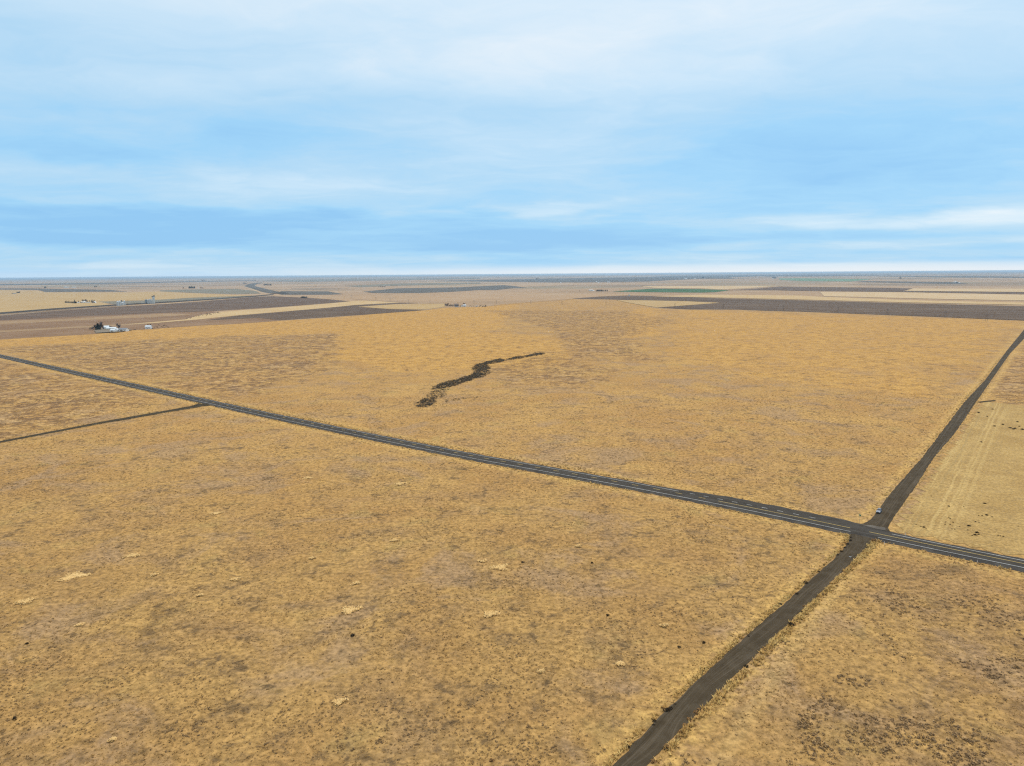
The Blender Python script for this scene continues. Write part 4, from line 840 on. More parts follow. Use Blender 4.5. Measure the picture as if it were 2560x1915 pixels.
# pale grass patches standing out one by one
def patch(px, py, wpx, label, group, asp=0.45, big=1.0):
    g = P(px, py); R = wpx * mpp(g) / 2; n = int(60 + R * 40); rs_ = np.random.default_rng(int(px * 7 + py)); a = rs_.random(n) * 2 * np.pi; q = np.sqrt(rs_.random(n)) * (0.75 + 0.25 * np.sin(a * 3 + px))
    yaw = 0.5; lx, ly = np.cos(a) * q * R, np.sin(a) * q * R * asp * 1.7; xx = lx * math.cos(yaw) - ly * math.sin(yaw); yy = lx * math.sin(yaw) + ly * math.cos(yaw)
    Vv, T = blades(xx, yy, gz(xx + g.x, yy + g.y), rs_.uniform(0.5, 0.85, n) * big, np.clip(rs_.normal(0.7, 0.2, n), 0, 1), 5, 0.98, rs_, 0.42, 0.75)
    na, nr_ = 26, 4; ang = np.linspace(0, 2 * np.pi, na, endpoint=False); rim = (0.62 + 0.3 * np.sin(ang * 3 + px) * 0.6 + rs_.normal(0, 0.10, na)); mv = []
    for k_ in range(nr_ + 1):
        f_ = k_ / nr_; lx, ly = np.cos(ang) * rim * R * f_, np.sin(ang) * rim * R * asp * 1.7 * f_; mx_, my_ = lx * math.cos(yaw) - ly * math.sin(yaw), lx * math.sin(yaw) + ly * math.cos(yaw)
        mv.append(np.stack([mx_, my_, gz(mx_ + g.x, my_ + g.y) + (0.42 * big * (1 - f_ ** 2) + rs_.uniform(-0.05, 0.08, na)) * (1.0 if k_ < nr_ else 0.0) - (0.06 if k_ == nr_ else 0)], -1))
    mt = []
    for k_ in range(nr_):
        for i_ in range(na): a0, a1, b0, b1 = mv[k_][i_], mv[k_][(i_ + 1) % na], mv[k_ + 1][i_], mv[k_ + 1][(i_ + 1) % na]; mt += [a0, b0, b1, a0, b1, a1]
    mt = np.array(mt); Vv = np.concatenate([Vv, mt]); T = np.concatenate([T, np.repeat(np.clip(rs_.normal(0.62, 0.22, len(mt) // 3), 0, 1), 3)])
    me = npmesh('grass_patch', Vv, np.arange(len(Vv)).reshape(-1, 3), M['pale_grass']); fattr(me, 'tint', T); o = link('grass_patch', me); o.location = (g.x, g.y, 0); tag(o, label, 'grass patch', group)
for px, py, wp in [(875, 1525, 62), (1228, 1536, 46), (62, 1505, 46)]: patch(px, py, wp, 'large bright pale grass patch on the foreground prairie', 'large pale grass patches', big=1.15)
patch(185, 1441, 84, 'biggest and longest washed out pale grass patch on the foreground prairie', None, 0.4, 0.8)
for px, py, wp in [(985, 1353, 24), (890, 1459, 26), (1250, 1419, 56), (1207, 1404, 24), (541, 1284, 34), (590, 1450, 24), (331, 1389, 42), (385, 1437, 20), (1660, 1565, 22), (1551, 1661, 24), (850, 1757, 40), (281, 1850, 16), (200, 1563, 24), (780, 1395, 18), (1352, 1680, 16), (1445, 1366, 18), (500, 1490, 18), (1000, 1210, 34), (770, 1195, 30)]:
    patch(px, py, wp, 'small pale grass patch standing out of the foreground prairie', 'small pale grass patches', 0.42)

# ------------------------------------------------------------------ farm trees
GRP_WB = 'evergreens of the windbreak row left of the grain bins'
def fb(X_, Y_): return 150 + 0.05425 * X_, 735 + 0.05425 * Y_
for X_, Y_, h, kind, wd in [(245, 405, 6.5, 0, 1.3), (290, 408, 8.5, 1, 1.2), (345, 412, 7.0, 2, 1.0), (410, 415, 8.2, 0, 1.2), (465, 420, 7.0, 2, 1.0), (520, 425, 7.6, 2, 1.0), (570, 428, 7.8, 1, 1.3), (620, 430, 7.8, 2, 1.0), (680, 424, 12.5, 0, 1.0), (672, 432, 7.8, 2, 1.0), (725, 432, 7.6, 2, 1.0), (755, 430, 7.0, 1, 1.2), (860, 400, 7.5, 2, 0.9)]:
    tree('evergreen_tree', CON[kind], *fb(X_, Y_), h * 1.15, 'dark evergreen in the dense windbreak row left of the grain bins', GRP_WB, wd)
for X_, Y_, h, kind in [(1370, 365, 7, 0), (1450, 362, 9, 1), (1520, 360, 10, 0), (1585, 360, 8.5, 2)]:
    tree('evergreen_tree', CON[kind], *fb(X_, Y_), h, 'dark evergreen behind the curved roof barn', 'evergreens behind the curved roof barn', 1.2)
for X_, Y_, h in [(1060, 385, 13), (1180, 385, 14)]: tree('bare_tree', BARE[0], *fb(X_, Y_), h, 'leafless tree between the windbreak and the curved roof barn', 'leafless trees at the windbreak farm', 1.0)
tree('bare_tree', BARE[1], *fb(1245, 390), 10, 'smaller leafless tree beside the small white gabled shed', None, 1.1)

def fa(X_, Y_): return 220 + 0.0814 * X_, 795 + 0.0814 * Y_
tree('evergreen_tree', CON[0], *fa(310, 372), 14, 'tall dark evergreen at the white farm, the biggest of its clump', None, 1.35)
tree('evergreen_tree', CON[2], *fa(255, 378), 10, 'broad dark evergreen in the clump at the white farm', 'lower evergreens at the white farm', 1.0)
tree('evergreen_tree', CON[2], *fa(375, 376), 9, 'broad dark evergreen in the clump at the white farm', 'lower evergreens at the white farm', 1.0)
tree('bare_tree', BARE[0], *fa(205, 368), 11, 'leafless purple brown tree in front of the evergreens at the white farm', 'leafless trees in the clump at the white farm', 1.0)
tree('bare_tree', BARE[1], *fa(375, 355), 17, 'very tall leafless tree rising behind the evergreens at the white farm', None, 1.0)
tree('bare_tree', BARE[0], *fa(460, 350), 11, 'leafless purple brown tree behind the gabled white house', None, 1.1)
tree('bare_tree', BARE[2], *fa(110, 372), 7, 'low tan bare bush left of the evergreen clump at the white farm', None, 1.2)
tree('bare_tree', BARE[1], *fa(940, 350), 13.5, 'single leafless brown tree between the white farm sheds', None, 0.95)
tree('bare_tree', BARE[0], *fa(660, 325), 7, 'low leafless tree behind the long white roof', None, 1.4)
tree('evergreen_tree', CON[2], *fa(1850, 300), 7.5, 'dark evergreen directly behind the lone white shed', 'evergreens behind the lone white shed', 1.3)
tree('evergreen_tree', CON[2], *fa(1925, 295), 7.5, 'dark evergreen directly behind the lone white shed', 'evergreens behind the lone white shed', 1.3)
for X_, Y_, r in [(1230, 388, 2.4), (1275, 386, 1.8), (1330, 383, 1.6), (1420, 372, 2.0), (1460, 368, 1.6)]: shrub('farm_shrub', DARK[0], *fa(X_, Y_), r, 'dark shrub in the row right of the long white farm shed', 'shrub', 'shrubs right of the long white farm shed')
for X_, Y_, r in [(1720, 345, 2.0), (1980, 335, 2.0)]: shrub('farm_shrub', DARK[1], *fa(X_, Y_), r, 'dark shrub beside the lone white shed', 'shrub', 'shrubs beside the lone white shed')
rs2 = random.Random(3)
for i in range(22): shrub('scrub_bush', DARK[i % 3], *fa(rs2.uniform(2020, 2500), rs2.uniform(215, 300)), rs2.uniform(0.9, 1.7), 'small dark bush in the scatter right of the lone white shed', 'bush', 'bushes right of the lone white shed')
for i in range(46):
    t_ = rs2.random(); shrub('scrub_bush', DARK[i % 3], 468 + t_ * 85 + rs2.uniform(-3, 3), 796 - t_ * 14.5 + rs2.uniform(-3.2, 2.4) * (1 - 0.5 * t_), rs2.uniform(1.0, 2.2), 'small dark bush in the patch at the tip of the pale straw strip', 'bush', 'bushes at the tip of the pale straw strip')

def fe(X_, Y_): return 1095 + 0.05877 * X_, 745 + 0.05877 * Y_
tree('bare_tree', BARE[1], *fe(385, 378), 13, 'big brown leafless tree at the left end of the grey barn farm', None, 1.5)
tree('bare_tree', BARE[2], *fe(520, 372), 9.5, 'tan leafless tree beside the big brown tree', 'tan leafless trees left of the grey barn', 1.1)
tree('bare_tree', BARE[2], *fe(610, 370), 9.5, 'tan leafless tree beside the big brown tree', 'tan leafless trees left of the grey barn', 1.1)
tree('bare_tree', BARE[1], *fe(1110, 300), 8.5, 'brown leafless tree behind the white house with the dark doorway', None, 1.4)
tree('evergreen_tree', CON[3], *fe(860, 350), 9, 'slim dark evergreen at the gable of the grey barn', None, 1.2)
tree('evergreen_tree', CON[2], *fe(945, 368), 5.5, 'round dark evergreen between the grey barn and the white house', None, 1.0)
for i in range(16): shrub('farm_shrub', DARK[i % 3], *fe(rs2.uniform(1290, 1560), 350 + rs2.uniform(-18, 16)), rs2.uniform(1.0, 1.8), 'low dark brush right of the white house with the dark doorway', 'shrub', 'brush right of the white house')
for i in range(18): shrub('farm_shrub', DARK[i % 3], *fe(rs2.uniform(1720, 2060), 375 - rs2.choice((0, 55)) + rs2.uniform(-10, 6)), rs2.uniform(1.6, 2.8), 'dark brush heap at the right end of the grey barn farm', 'shrub', 'brush heaps at the grey barn farm')

def ff(X_, Y_): return 1430 + 0.05425 * X_, 700 + 0.05425 * Y_
for X_, h, kd in [(1110, 8, 2), (1150, 10, 2), (1190, 11, 2), (1230, 11, 2), (1270, 11, 2), (1310, 11, 2), (1350, 11, 2), (1385, 12, 0), (1430, 10, 2), (1470, 9, 0), (1530, 10, 2), (1560, 8, 2), (1615, 12.5, 3), (1640, 8, 3)]:
    tree('evergreen_tree', CON[kd], *ff(X_, 521), h, 'dark evergreen in the hedge at the left tip of the green wheat field', 'evergreens of the hedge by the green wheat', 1.25)
for X_, r in [(350, 4.5), (760, 3.5), (800, 3.2), (850, 3.5), (890, 4.0), (930, 3.8), (650, 2.5)]: shrub('farm_shrub', DARK[1], *ff(X_, 510), r, 'dark shrub along the front of the long low white house', 'shrub', 'shrubs before the long low white house')

# far groves and lone trees
def grove(px, py, spread, n, h, label, group, kinds=(0, 2), seed=0):
    r_ = random.Random(seed + int(px))
    for i in range(n): tree('far_tree', CON[r_.choice(kinds)], px + spread * ((i + 0.5) / n - 0.5) + r_.uniform(-.4, .4), py + r_.uniform(-0.25, 0.15), h * 1.2 * r_.uniform(0.7, 1.15), label, group, 1.5)
grove(1936, 696, 9, 6, 20, 'dark tree in the lone far grove left of the pale green field', 'trees of the lone far grove')
grove(1344, 698, 10, 5, 17, 'dark tree beside the far white house above the long dark field', 'trees beside the far white house')
grove(1056, 694.5, 26, 9, 24, 'hazy tree in the grove under the middle of the horizon', 'trees of the hazy middle grove')
grove(1758, 694.8, 5, 3, 24, 'dark tree right of the pair of far white sheds', 'trees right of the far white sheds')
grove(2251, 696.5, 4, 3, 17, 'dark lone tree on the far plain right of the pale green field', 'far lone trees on the right')
grove(2394, 707.5, 8, 4, 11, 'low hazy tree around the far white farm on the right', 'trees of the far right farm')
grove(480, 721, 16, 7, 17, 'hazy tree in the far grove above the railway field', 'trees of the grove above the railway field')
grove(504, 721, 10, 4, 10, 'hazy low tree right of the grove above the railway field', 'low trees above the railway field')
grove(458, 721, 2, 1, 17, 'single hazy tree left of the grove above the railway field', None)
grove(668, 713.5, 22, 8, 15, 'hazy tree in the row right of the railway bend', 'trees right of the railway bend')
grove(612, 709.5, 9, 4, 15, 'hazy tree far behind the railway bend', 'trees behind the railway bend')
grove(113, 720.5, 3, 3, 16, 'hazy tree left of the far white sheds on the left plain', 'trees left of the far white sheds')
grove(239, 717.5, 8, 3, 14, 'hazy tree right of the far white sheds on the left plain', 'trees right of the far left sheds')
grove(508, 701.5, 12, 5, 22, 'very hazy tree under the left part of the horizon', 'trees under the left horizon')
grove(46, 732.5, 8, 4, 9, 'dark tree at the low grey roofed farm in the tan field', 'trees at the low grey roofed farm')
grove(31, 734.5, 4, 2, 7, 'dark bush left of the low grey roofed farm', 'bushes at the low grey roofed farm')
grove(955, 718, 18, 6, 9, 'low hazy tree above the long band of scrub', 'low trees above the scrub')
grove(1280, 692.7, 18, 6, 16, 'hazy tree left of the far white house', 'trees left of the far white house')
grove(395, 706.5, 10, 4, 15, 'hazy tree on the left far plain', 'trees on the left far plain')
grove(760, 745, 16, 7, 7, 'small dark tree on the pale ground right of the railway field', 'small trees right of the railway field', (2,))
grove(2510, 684, 16, 5, 25, 'very hazy tree under the right end of the horizon', 'trees under the right horizon')

# ------------------------------------------------------------------ buildings
def house(name, px, py, w_, l_, h, rh, rz, wall, roof, label, cat, win=2, door=True, chim=False, group=None, garage=False, over=0.4):
    """gabled building: ridge along local x (length w_), depth l_"""
    g = P(px, py); o = empty(name, (g.x, g.y, 0.12), rz); tag(o, label, cat, group); x, y = w_ / 2, l_ / 2
    vs = [(-x, -y, -0.3), (x, -y, -0.3), (x, y, -0.3), (-x, y, -0.3), (-x, -y, h), (x, -y, h), (x, y, h), (-x, y, h), (-x, 0, h + rh), (x, 0, h + rh)]
    pymesh('wall', vs, [(0, 1, 5, 4), (2, 3, 7, 6), (1, 2, 6, 9, 5), (3, 0, 4, 8, 7), (3, 2, 1, 0)], M[wall], o)
    a, b = x + over, y + over; hh = h - rh * over / y; t_ = 0.18
    top = [(-a, -b, hh), (a, -b, hh), (a, 0, h + rh), (-a, 0, h + rh), (a, b, hh), (-a, b, hh)]; vs = [(p[0], p[1], p[2] + 0.03) for p in top] + [(p[0], p[1], p[2] + t_) for p in top]
    ro = pymesh('roof', vs, [(6, 7, 8, 9), (9, 8, 10, 11), (1, 0, 3, 2), (2, 3, 5, 4), (0, 1, 7, 6), (4, 5, 11, 10), (1, 2, 8, 7), (2, 4, 10, 8), (5, 3, 9, 11), (3, 0, 6, 9)], M[roof], o)
    if chim: MB().box(x * 0.4, y * 0.25, h + rh + 0.3, 0.8, 0.8, 1.8).build('chimney', M['roof_brown'], ro)
    if door:
        dw, dh = (min(3.6, w_ * .3), min(3.2, h * .85)) if garage else (1.0, 2.1)
        d = MB().box(-x * 0.15, -y - 0.04, dh / 2, dw, 0.08, dh).build('door', M['rail'] if garage else M['brown_wall'], o)
        MB().box(-x * 0.15 + dw * .35, -y - 0.11, dh * .48, 0.12, 0.06, 0.12).build('handle', M['steel'], d)
    for i in range(win):
        wx = -x + w_ * (i + 0.5) / win + (0.9 if abs(-x + w_ * (i + 0.5) / win + x * .15) < 1.2 else 0); f = MB().box(wx, -y - 0.03, h * 0.58, 1.5, 0.06, 1.3).build('window', M['white'], o)
        MB().box(wx, -y - 0.07, h * 0.58, 1.25, 0.04, 1.05).build('pane', M['pane'], f)
    return o
# white farm
house('farmhouse', *fa(575, 352), 9.5, 8, 5.2, 2.8, 0.5, 'white', 'roof_white', 'two storey gabled white farmhouse beside the evergreen clump', 'house', 3, True, True)
house('shed', *fa(490, 352), 5, 4, 2.6, 1.2, 0.4, 'white', 'roof_white', 'tiny white shed left of the gabled farmhouse', 'shed', 1)
house('machine_shed', *fa(730, 362), 19, 10, 3.4, 2.2, 0.15, 'cream_wall', 'roof_white', 'long low building with a pale metal roof in front of the farmhouse', 'shed', 3, True, False, None, True)
house('garage', *fa(785, 432), 10, 8, 4.0, 2.2, -0.15, 'white', 'roof_white', 'white garage with pale roof at the edge of the golden prairie', 'garage', 1, True, False, None, True)
house('shed', *fa(860, 418), 7, 6, 4.2, 2.0, 0.9, 'white', 'roof_white', 'white shed standing against the white garage', 'shed', 1)
house('machine_shed', *fa(1090, 408), 18, 10, 4.2, 2.6, -0.12, 'white', 'roof_grey', 'long white shed with a grey roof right of the leafless tree', 'shed', 4, True, False, None, True)
house('shed', *fa(1866, 326), 12, 8, 4.6, 2.2, -0.05, 'white', 'roof_white', 'lone white shed standing apart from the white farm', 'shed', 2)
# windbreak farm
house('shed', *fb(995, 408), 7, 6, 3.0, 2.8, 1.4, 'roof_dark', 'roof_white', 'small dark shed with a steep white gable in the windbreak farm', 'shed', 0, True)
house('farmhouse', *fb(1118, 412), 8, 7, 5.0, 2.5, 1.2, 'white', 'roof_white', 'white farmhouse between the leafless trees of the windbreak farm', 'house', 2, True, True)
house('shed', *fb(850, 418), 9, 5, 2.6, 1.0, 0.1, 'white', 'roof_white', 'low white shed right of the windbreak row', 'shed', 2)
house('mobile_home', *fb(1300, 412), 17, 5, 2.8, 0.8, 0.02, 'cream_wall', 'roof_white', 'long low pale mobile home beside the curved roof barn', 'house', 4)
def quonset(px, py, w_, l_, h, rz, label):
    g = P(px, py); o = empty('curved_roof_barn', (g.x, g.y, 0.12), rz); tag(o, label, 'barn'); n = 14; vs, fs = [], []
    for e_ in (-l_ / 2, l_ / 2):
        for i in range(n + 1): a = math.pi * i / n; vs.append((math.cos(a) * w_ / 2, e_, math.sin(a) * h))
    for i in range(n): fs.append((i, i + 1, n + 2 + i, n + 1 + i))
    ro = pymesh('roof', vs, fs, M['roof_white'], o, True); 
    for e_, nm in ((-l_ / 2 + 0.25, 'wall'), (l_ / 2 - 0.25, 'wall')):
        pymesh(nm, [(math.cos(math.pi * i / n) * (w_ / 2 - .1), e_, math.sin(math.pi * i / n) * (h - .1)) for i in range(n + 1)], [tuple(range(n + 1))], M['brown_wall'], o)
    MB().box(0, -l_ / 2 + 0.2, h * 0.36, w_ * 0.42, 0.1, h * 0.72).build('door', M['grey_wall'], o)
quonset(*fb(1565, 415), 15, 14, 7.2, 0.2, 'barn with a curved white roof and brown end wall')
# grey barn farm
house('barn', *fe(770, 345), 14, 10, 4.5, 3.8, 0.1, 'grey_wall', 'roof_brown', 'grey brown weathered barn left of the white house', 'barn', 2, True, False, None, True)
house('farmhouse', *fe(1030, 360), 6.5, 6, 3.6, 2.0, 1.35, 'white', 'roof_grey', 'small white house left of the dark doorway', 'house', 1)
house('farmhouse', *fe(1135, 362), 10, 8, 4.2, 2.4, 0.15, 'white', 'roof_white', 'white house with a wide dark doorway beside the grey barn', 'house', 2, True, False, None, True)
house('shed', *fe(790, 385), 12, 4, 1.9, 0.7, 0.05, 'grey_wall', 'roof_grey', 'low grey lean-to in front of the weathered barn', 'shed', 1)
house('shed', *fe(1650, 375), 7, 5, 2.2, 1.6, 0.2, 'cream_wall', 'roof_grey', 'little pale shed among the brush heaps', 'shed', 1)
# hedge farm
house('farmhouse', *ff(870, 500), 26, 9, 4.2, 2.6, 0.02, 'cream_wall', 'roof_white', 'long low white house left of the evergreen hedge', 'house', 4)
house('shed', *ff(995, 508), 9, 7, 3.0, 1.8, 0.3, 'white', 'roof_white', 'small white shed at the foot of the evergreen hedge', 'shed', 1)
# far specks
for px, py, w_, l_, h, rh, lab, nm in [
    (1337, 698.4, 30, 14, 5.0, 4, 'far white house left of its dark trees above the long dark field', 'farmhouse'), (1932, 697.2, 22, 12, 5, 3, 'far white house in front of the lone far grove', 'farmhouse'), (1714, 697.2, 42, 16, 5.5, 4, 'left one of two far white sheds on the long dark field', 'machine_shed'),
    (1737, 697.0, 42, 16, 5.5, 4, 'right one of two far white sheds on the long dark field', 'machine_shed'), (1491, 704.5, 18, 12, 5, 4, 'far white building in the pale field above the evergreen hedge', 'farmhouse'), (1496, 707.5, 18, 10, 4, 3, 'far low white building in front of its neighbour above the evergreen hedge', 'shed'),
    (1522, 706, 36, 14, 4.5, 3, 'far long pinkish white building right above the evergreen hedge', 'machine_shed'), (1402, 707.5, 14, 10, 4, 3, 'tiny far white house on the edge of the long dark field', 'farmhouse'), (1055, 695.5, 40, 20, 6, 5, 'far white house within the hazy middle grove', 'farmhouse'),
    (166, 719, 48, 18, 5, 3, 'left one of two far white sheds on the left plain', 'machine_shed'), (185, 719, 38, 18, 4.5, 3, 'right one of two far white sheds on the left plain', 'machine_shed'), (37, 734.8, 17, 9, 3.6, 2.4, 'low grey roofed farmhouse in the tan field', 'farmhouse'),
    (496, 721.3, 13, 9, 4, 3, 'small far white house right of the grove above the railway field', 'farmhouse'), (2389, 706.5, 26, 14, 6, 4, 'far white house of the right hand farm', 'farmhouse'), (2398, 708.0, 18, 10, 4, 3, 'far white shed of the right hand farm', 'shed'), (1573, 740.3, 7, 6, 5, 2, 'tiny bluish shed standing in the big ploughed field', 'shed')]:
    house(nm, px, py, w_, l_, h, rh, random.uniform(-0.2, 0.2), 'white' if 'grey' not in lab else 'cream_wall', 'roof_grey' if 'grey roofed' in lab or 'bluish' in lab else 'roof_white', lab, 'shed' if 'shed' in nm else 'house', 2, True)

def grain_bin(px, py, d, h, label, mat='steel', group=None, cone=0.3, name='grain_bin'):
    g = P(px, py); o = empty(name, (g.x, g.y, 0.12), random.uniform(-.4, .4)); tag(o, label, 'grain bin', group); h *= 1.12; r = d / 2; pr = []
    k = int(h / 1.1)
    for i in range(k): z0 = h * i / k; pr += [(r, z0), (r + 0.06, z0 + h / k * 0.5)]
    pr.append((r, h)); MB().lathe([(r, -0.3)] + pr, 24).build('wall', M[mat], o)
    ro = MB().lathe([(r + 0.25, h - 0.02), (r * 0.12, h + r * 2 * cone), (0.02, h + r * 2 * cone + 0.05)], 24).build('roof', M['steel_dark'] if mat == 'steel_dark' else M['roof_white'], o)
    MB().lathe([(r * 0.13, h + r * 2 * cone - 0.1), (r * 0.13, h + r * 2 * cone + 0.7)], 10).build('cap', M['steel_dark'], ro)
    MB().box(0, -r - 0.06, 1.2, 1.1, 0.16, 2.0).build('door', M['steel_dark'], o)
    l_ = MB().box(r * .5 - 0.3, -r * .92, h / 2, 0.07, 0.07, h).box(r * .5 + 0.3, -r * .92, h / 2, 0.07, 0.07, h)
    for i in range(int(h / 0.5)): l_.box(r * .5, -r * .92, 0.4 + i * 0.5, 0.6, 0.05, 0.05)
    l_.build('ladder', M['steel_dark'], o); return o
def fg(X_, Y_): return 280 + 0.05425 * X_, 730 + 0.05425 * Y_
grain_bin(*fg(285, 640), 9.5, 15, 'wide pale grain bin at the left end of the bin group', cone=0.22)
grain_bin(*fg(365, 636), 8.5, 15.5, 'tall pale grain bin behind the short bright bin', cone=0.25)
grain_bin(*fg(495, 622), 10, 10, 'short bright white grain bin in front of the bin group', cone=0.22)
grain_bin(*fg(585, 612), 6.5, 15, 'narrow pale grain bin at the right end of the bin group', cone=0.25)
def leg_tower(px, py, h, label):
    g = P(px, py); o = empty('elevator_leg', (g.x, g.y, 0.12)); tag(o, label, 'elevator leg'); mb = MB()
    for a in (-1, 1):
        for b in (-1, 1): mb.box(a * 1.2, b * 1.2, h / 2, 0.25, 0.25, h)
    for i in range(int(h / 3)): mb.box(0, -1.2, 1.5 + i * 3, 2.4, 0.15, 0.15).box(0, 1.2, 1.5 + i * 3, 2.4, 0.15, 0.15)
    mb.build('frame', M['steel_dark'], o); MB().box(0, 0, h / 2 - .1, 1.2, 0.8, h).build('casing', M['steel_dark'], o); MB().box(0, 0, h + 0.9, 3.2, 2.6, 1.9).build('head', M['roof_dark'], o)
    sp = MB(); 
    for a in (-9, 9): sp.tube((0, 0, h), (a, 0, h - 4.5), 0.25, 0.25, 6)
    sp.build('spout', M['steel_dark'], o)
leg_tower(*fg(455, 608), 18, 'dark bucket elevator leg rising between the pale grain bins')
# the elevator
grain_bin(*fg(1570, 548), 7.5, 15.5, 'blue grey silo at the left end of the grain elevator', 'steel_dark', None, 0.12, 'grain_silo')
grain_bin(*fg(1660, 546), 7.5, 15.5, 'blue grey silo next to the left end of the grain elevator', 'steel', None, 0.12, 'grain_silo')
grain_bin(*fg(1775, 543), 9.5, 16.5, 'pale topped silo beside the elevator tower', 'steel', None, 0.12, 'grain_silo')
def elevator(px, py, label):
    g = P(px, py); o = empty('grain_elevator', (g.x, g.y, 0.12), 0.5); tag(o, label, 'grain elevator'); H = 29.0
    MB().box(0, 0, H / 2 - .3, 9.5, 9.5, H).build('tower', M['concrete'], o)
    for i in range(3): MB().lathe([(1.7, -0.2), (1.7, H - 1)], 14, -3.2 + i * 3.2, -4.4, True).build('silo_bay', M['concrete'], o)
    hd = MB().box(0, 0, H + 1.6, 12.5, 10.5, 2.6).build('headhouse', M['roof_dark'], o)
    MB().box(3, 0, H + 4.0, 5, 6, 2.2).build('penthouse', M['roof_dark'], hd)
    MB().box(0, -5.9, 2, 3, 0.2, 4).build('door', M['rail'], o)
    for i in range(3): w_ = MB().box(-4.85, -2.5 + i * 2.5, H * 0.8, 0.1, 1, 1.2).build('window', M['pane'], o)
elevator(*fg(1925, 542), 'tall concrete grain elevator tower with a dark overhanging headhouse')
house('shed', *fg(1415, 541), 7, 5, 2.8, 1.2, 0.1, 'white', 'roof_white', 'tiny white scale house left of the grain elevator', 'shed', 1)

# ------------------------------------------------------------------ power line
def make_pole():
    o = empty('power_pole', (0, 0, 0)); H = 15.0
    for a in (-1.9, 1.9): MB().tube((a, 0, -0.5), (a, 0, H), 0.24, 0.17, 8).build('post', M['wood'], o)
    MB().box(0, 0, H - 1.6, 7.6, 0.22, 0.3).build('crossarm', M['wood'], o)
    MB().tube((-1.9, 0, H - 5.2), (1.9, 0, H - 2.0), 0.08, 0.08, 4).tube((1.9, 0, H - 5.2), (-1.9, 0, H - 2.0), 0.08, 0.08, 4).build('brace', M['wood'], o)
    for a in (-3.6, 0, 3.6): MB().tube((a, 0, H - 1.7), (a, 0, H - 2.9), 0.1, 0.1, 6).build('insulator', M['roof_grey'], o)
    return o
POLES = [(2466, 803.4, 18), (2363, 794, 16.4), (2218.5, 787, 15.5), (2095, 781, 13), (1958, 777, 14), (1808, 772.5, 12.5), (1687, 770.6, 12.6), (1515, 765, 10.5), (1405, 763, 11), (1327, 760.8, 10), (1241, 760, 9.5), (1185, 759, 9), (1075, 758, 7.5), (1021, 757, 8), (975.6, 754, 8), (939.6, 752, 9.5), (879, 746, 10)]
pole = make_pole()
for i, (px, py, hp) in enumerate(POLES):
    g = P(px, py); h = hp * mpp(g); q = P(*POLES[min(i + 1, len(POLES) - 1)][:2]); r_ = P(*POLES[max(i - 1, 0)][:2]); d = q - r_
    o = pole if i == 0 else copy_tree(pole)
    o.location = (g.x, g.y, 0.1); o.rotation_euler = (0, 0, math.atan2(d.y, d.x) + math.pi / 2); k_ = max(0.85, min(1.15, h / 15.0)); o.scale = (k_, k_, k_)
    tag(o, 'wooden two post power pole at the golden prairie edge before the ploughed field' if px > 1600 else 'wooden two post power pole in the line past the grey barn farm', 'power pole', 'power poles before the ploughed field' if px > 1600 else 'power poles past the grey barn farm')

# ------------------------------------------------------------------ street sign, posts, litter
def sign():
    g = P(2148.5, 1306.5); o = empty('street_sign', (g.x, g.y, float(gz(g.x, g.y))), 0.25); tag(o, 'green street name sign on a thin post at the highway crossing', 'sign')
    MB().tube((0, 0, -0.2), (0, 0, 3.4), 0.05, 0.05, 6).build('post', M['steel_dark'], o)
    gm = plain('sign_green', (0.03, 0.20, 0.12), 0.4)
    MB().box(0, 0, 3.15, 1.3, 0.04, 0.36).build('name_plate', gm, o); MB().box(0, 0, 3.58, 0.04, 1.3, 0.36).build('name_plate', gm, o); MB().box(0, 0, 3.37, 0.12, 0.12, 0.08).build('bracket', M['steel'], o)
sign()
def delineator(px, py, label):
    g = P(px, py); o = empty('marker_post', (g.x, g.y, 0.0)); tag(o, label, 'post', 'thin marker posts beside the highway'); MB().box(0, 0, 0.6, 0.12, 0.05, 1.6).build('post', M['white'], o); MB().box(0, -0.035, 1.22, 0.1, 0.02, 0.16).build('reflector', M['steel'], o)
for px, py in [(2210.5, 1361.5), (2443, 1409), (2263, 1340)]: delineator(px, py, 'thin marker post beside the highway right of the crossing')
g = P(2125, 1394); lit = link('litter', shrub_mesh(77, M['roof_white'], 26, 'litter', 0.35, 0.3))  # crumpled sheet
lit.location = (g.x, g.y, 0.22); lit.scale = (0.7, 0.45, 0.5); tag(lit, 'small crumpled white litter on the foreground gravel road near the crossing', 'litter')

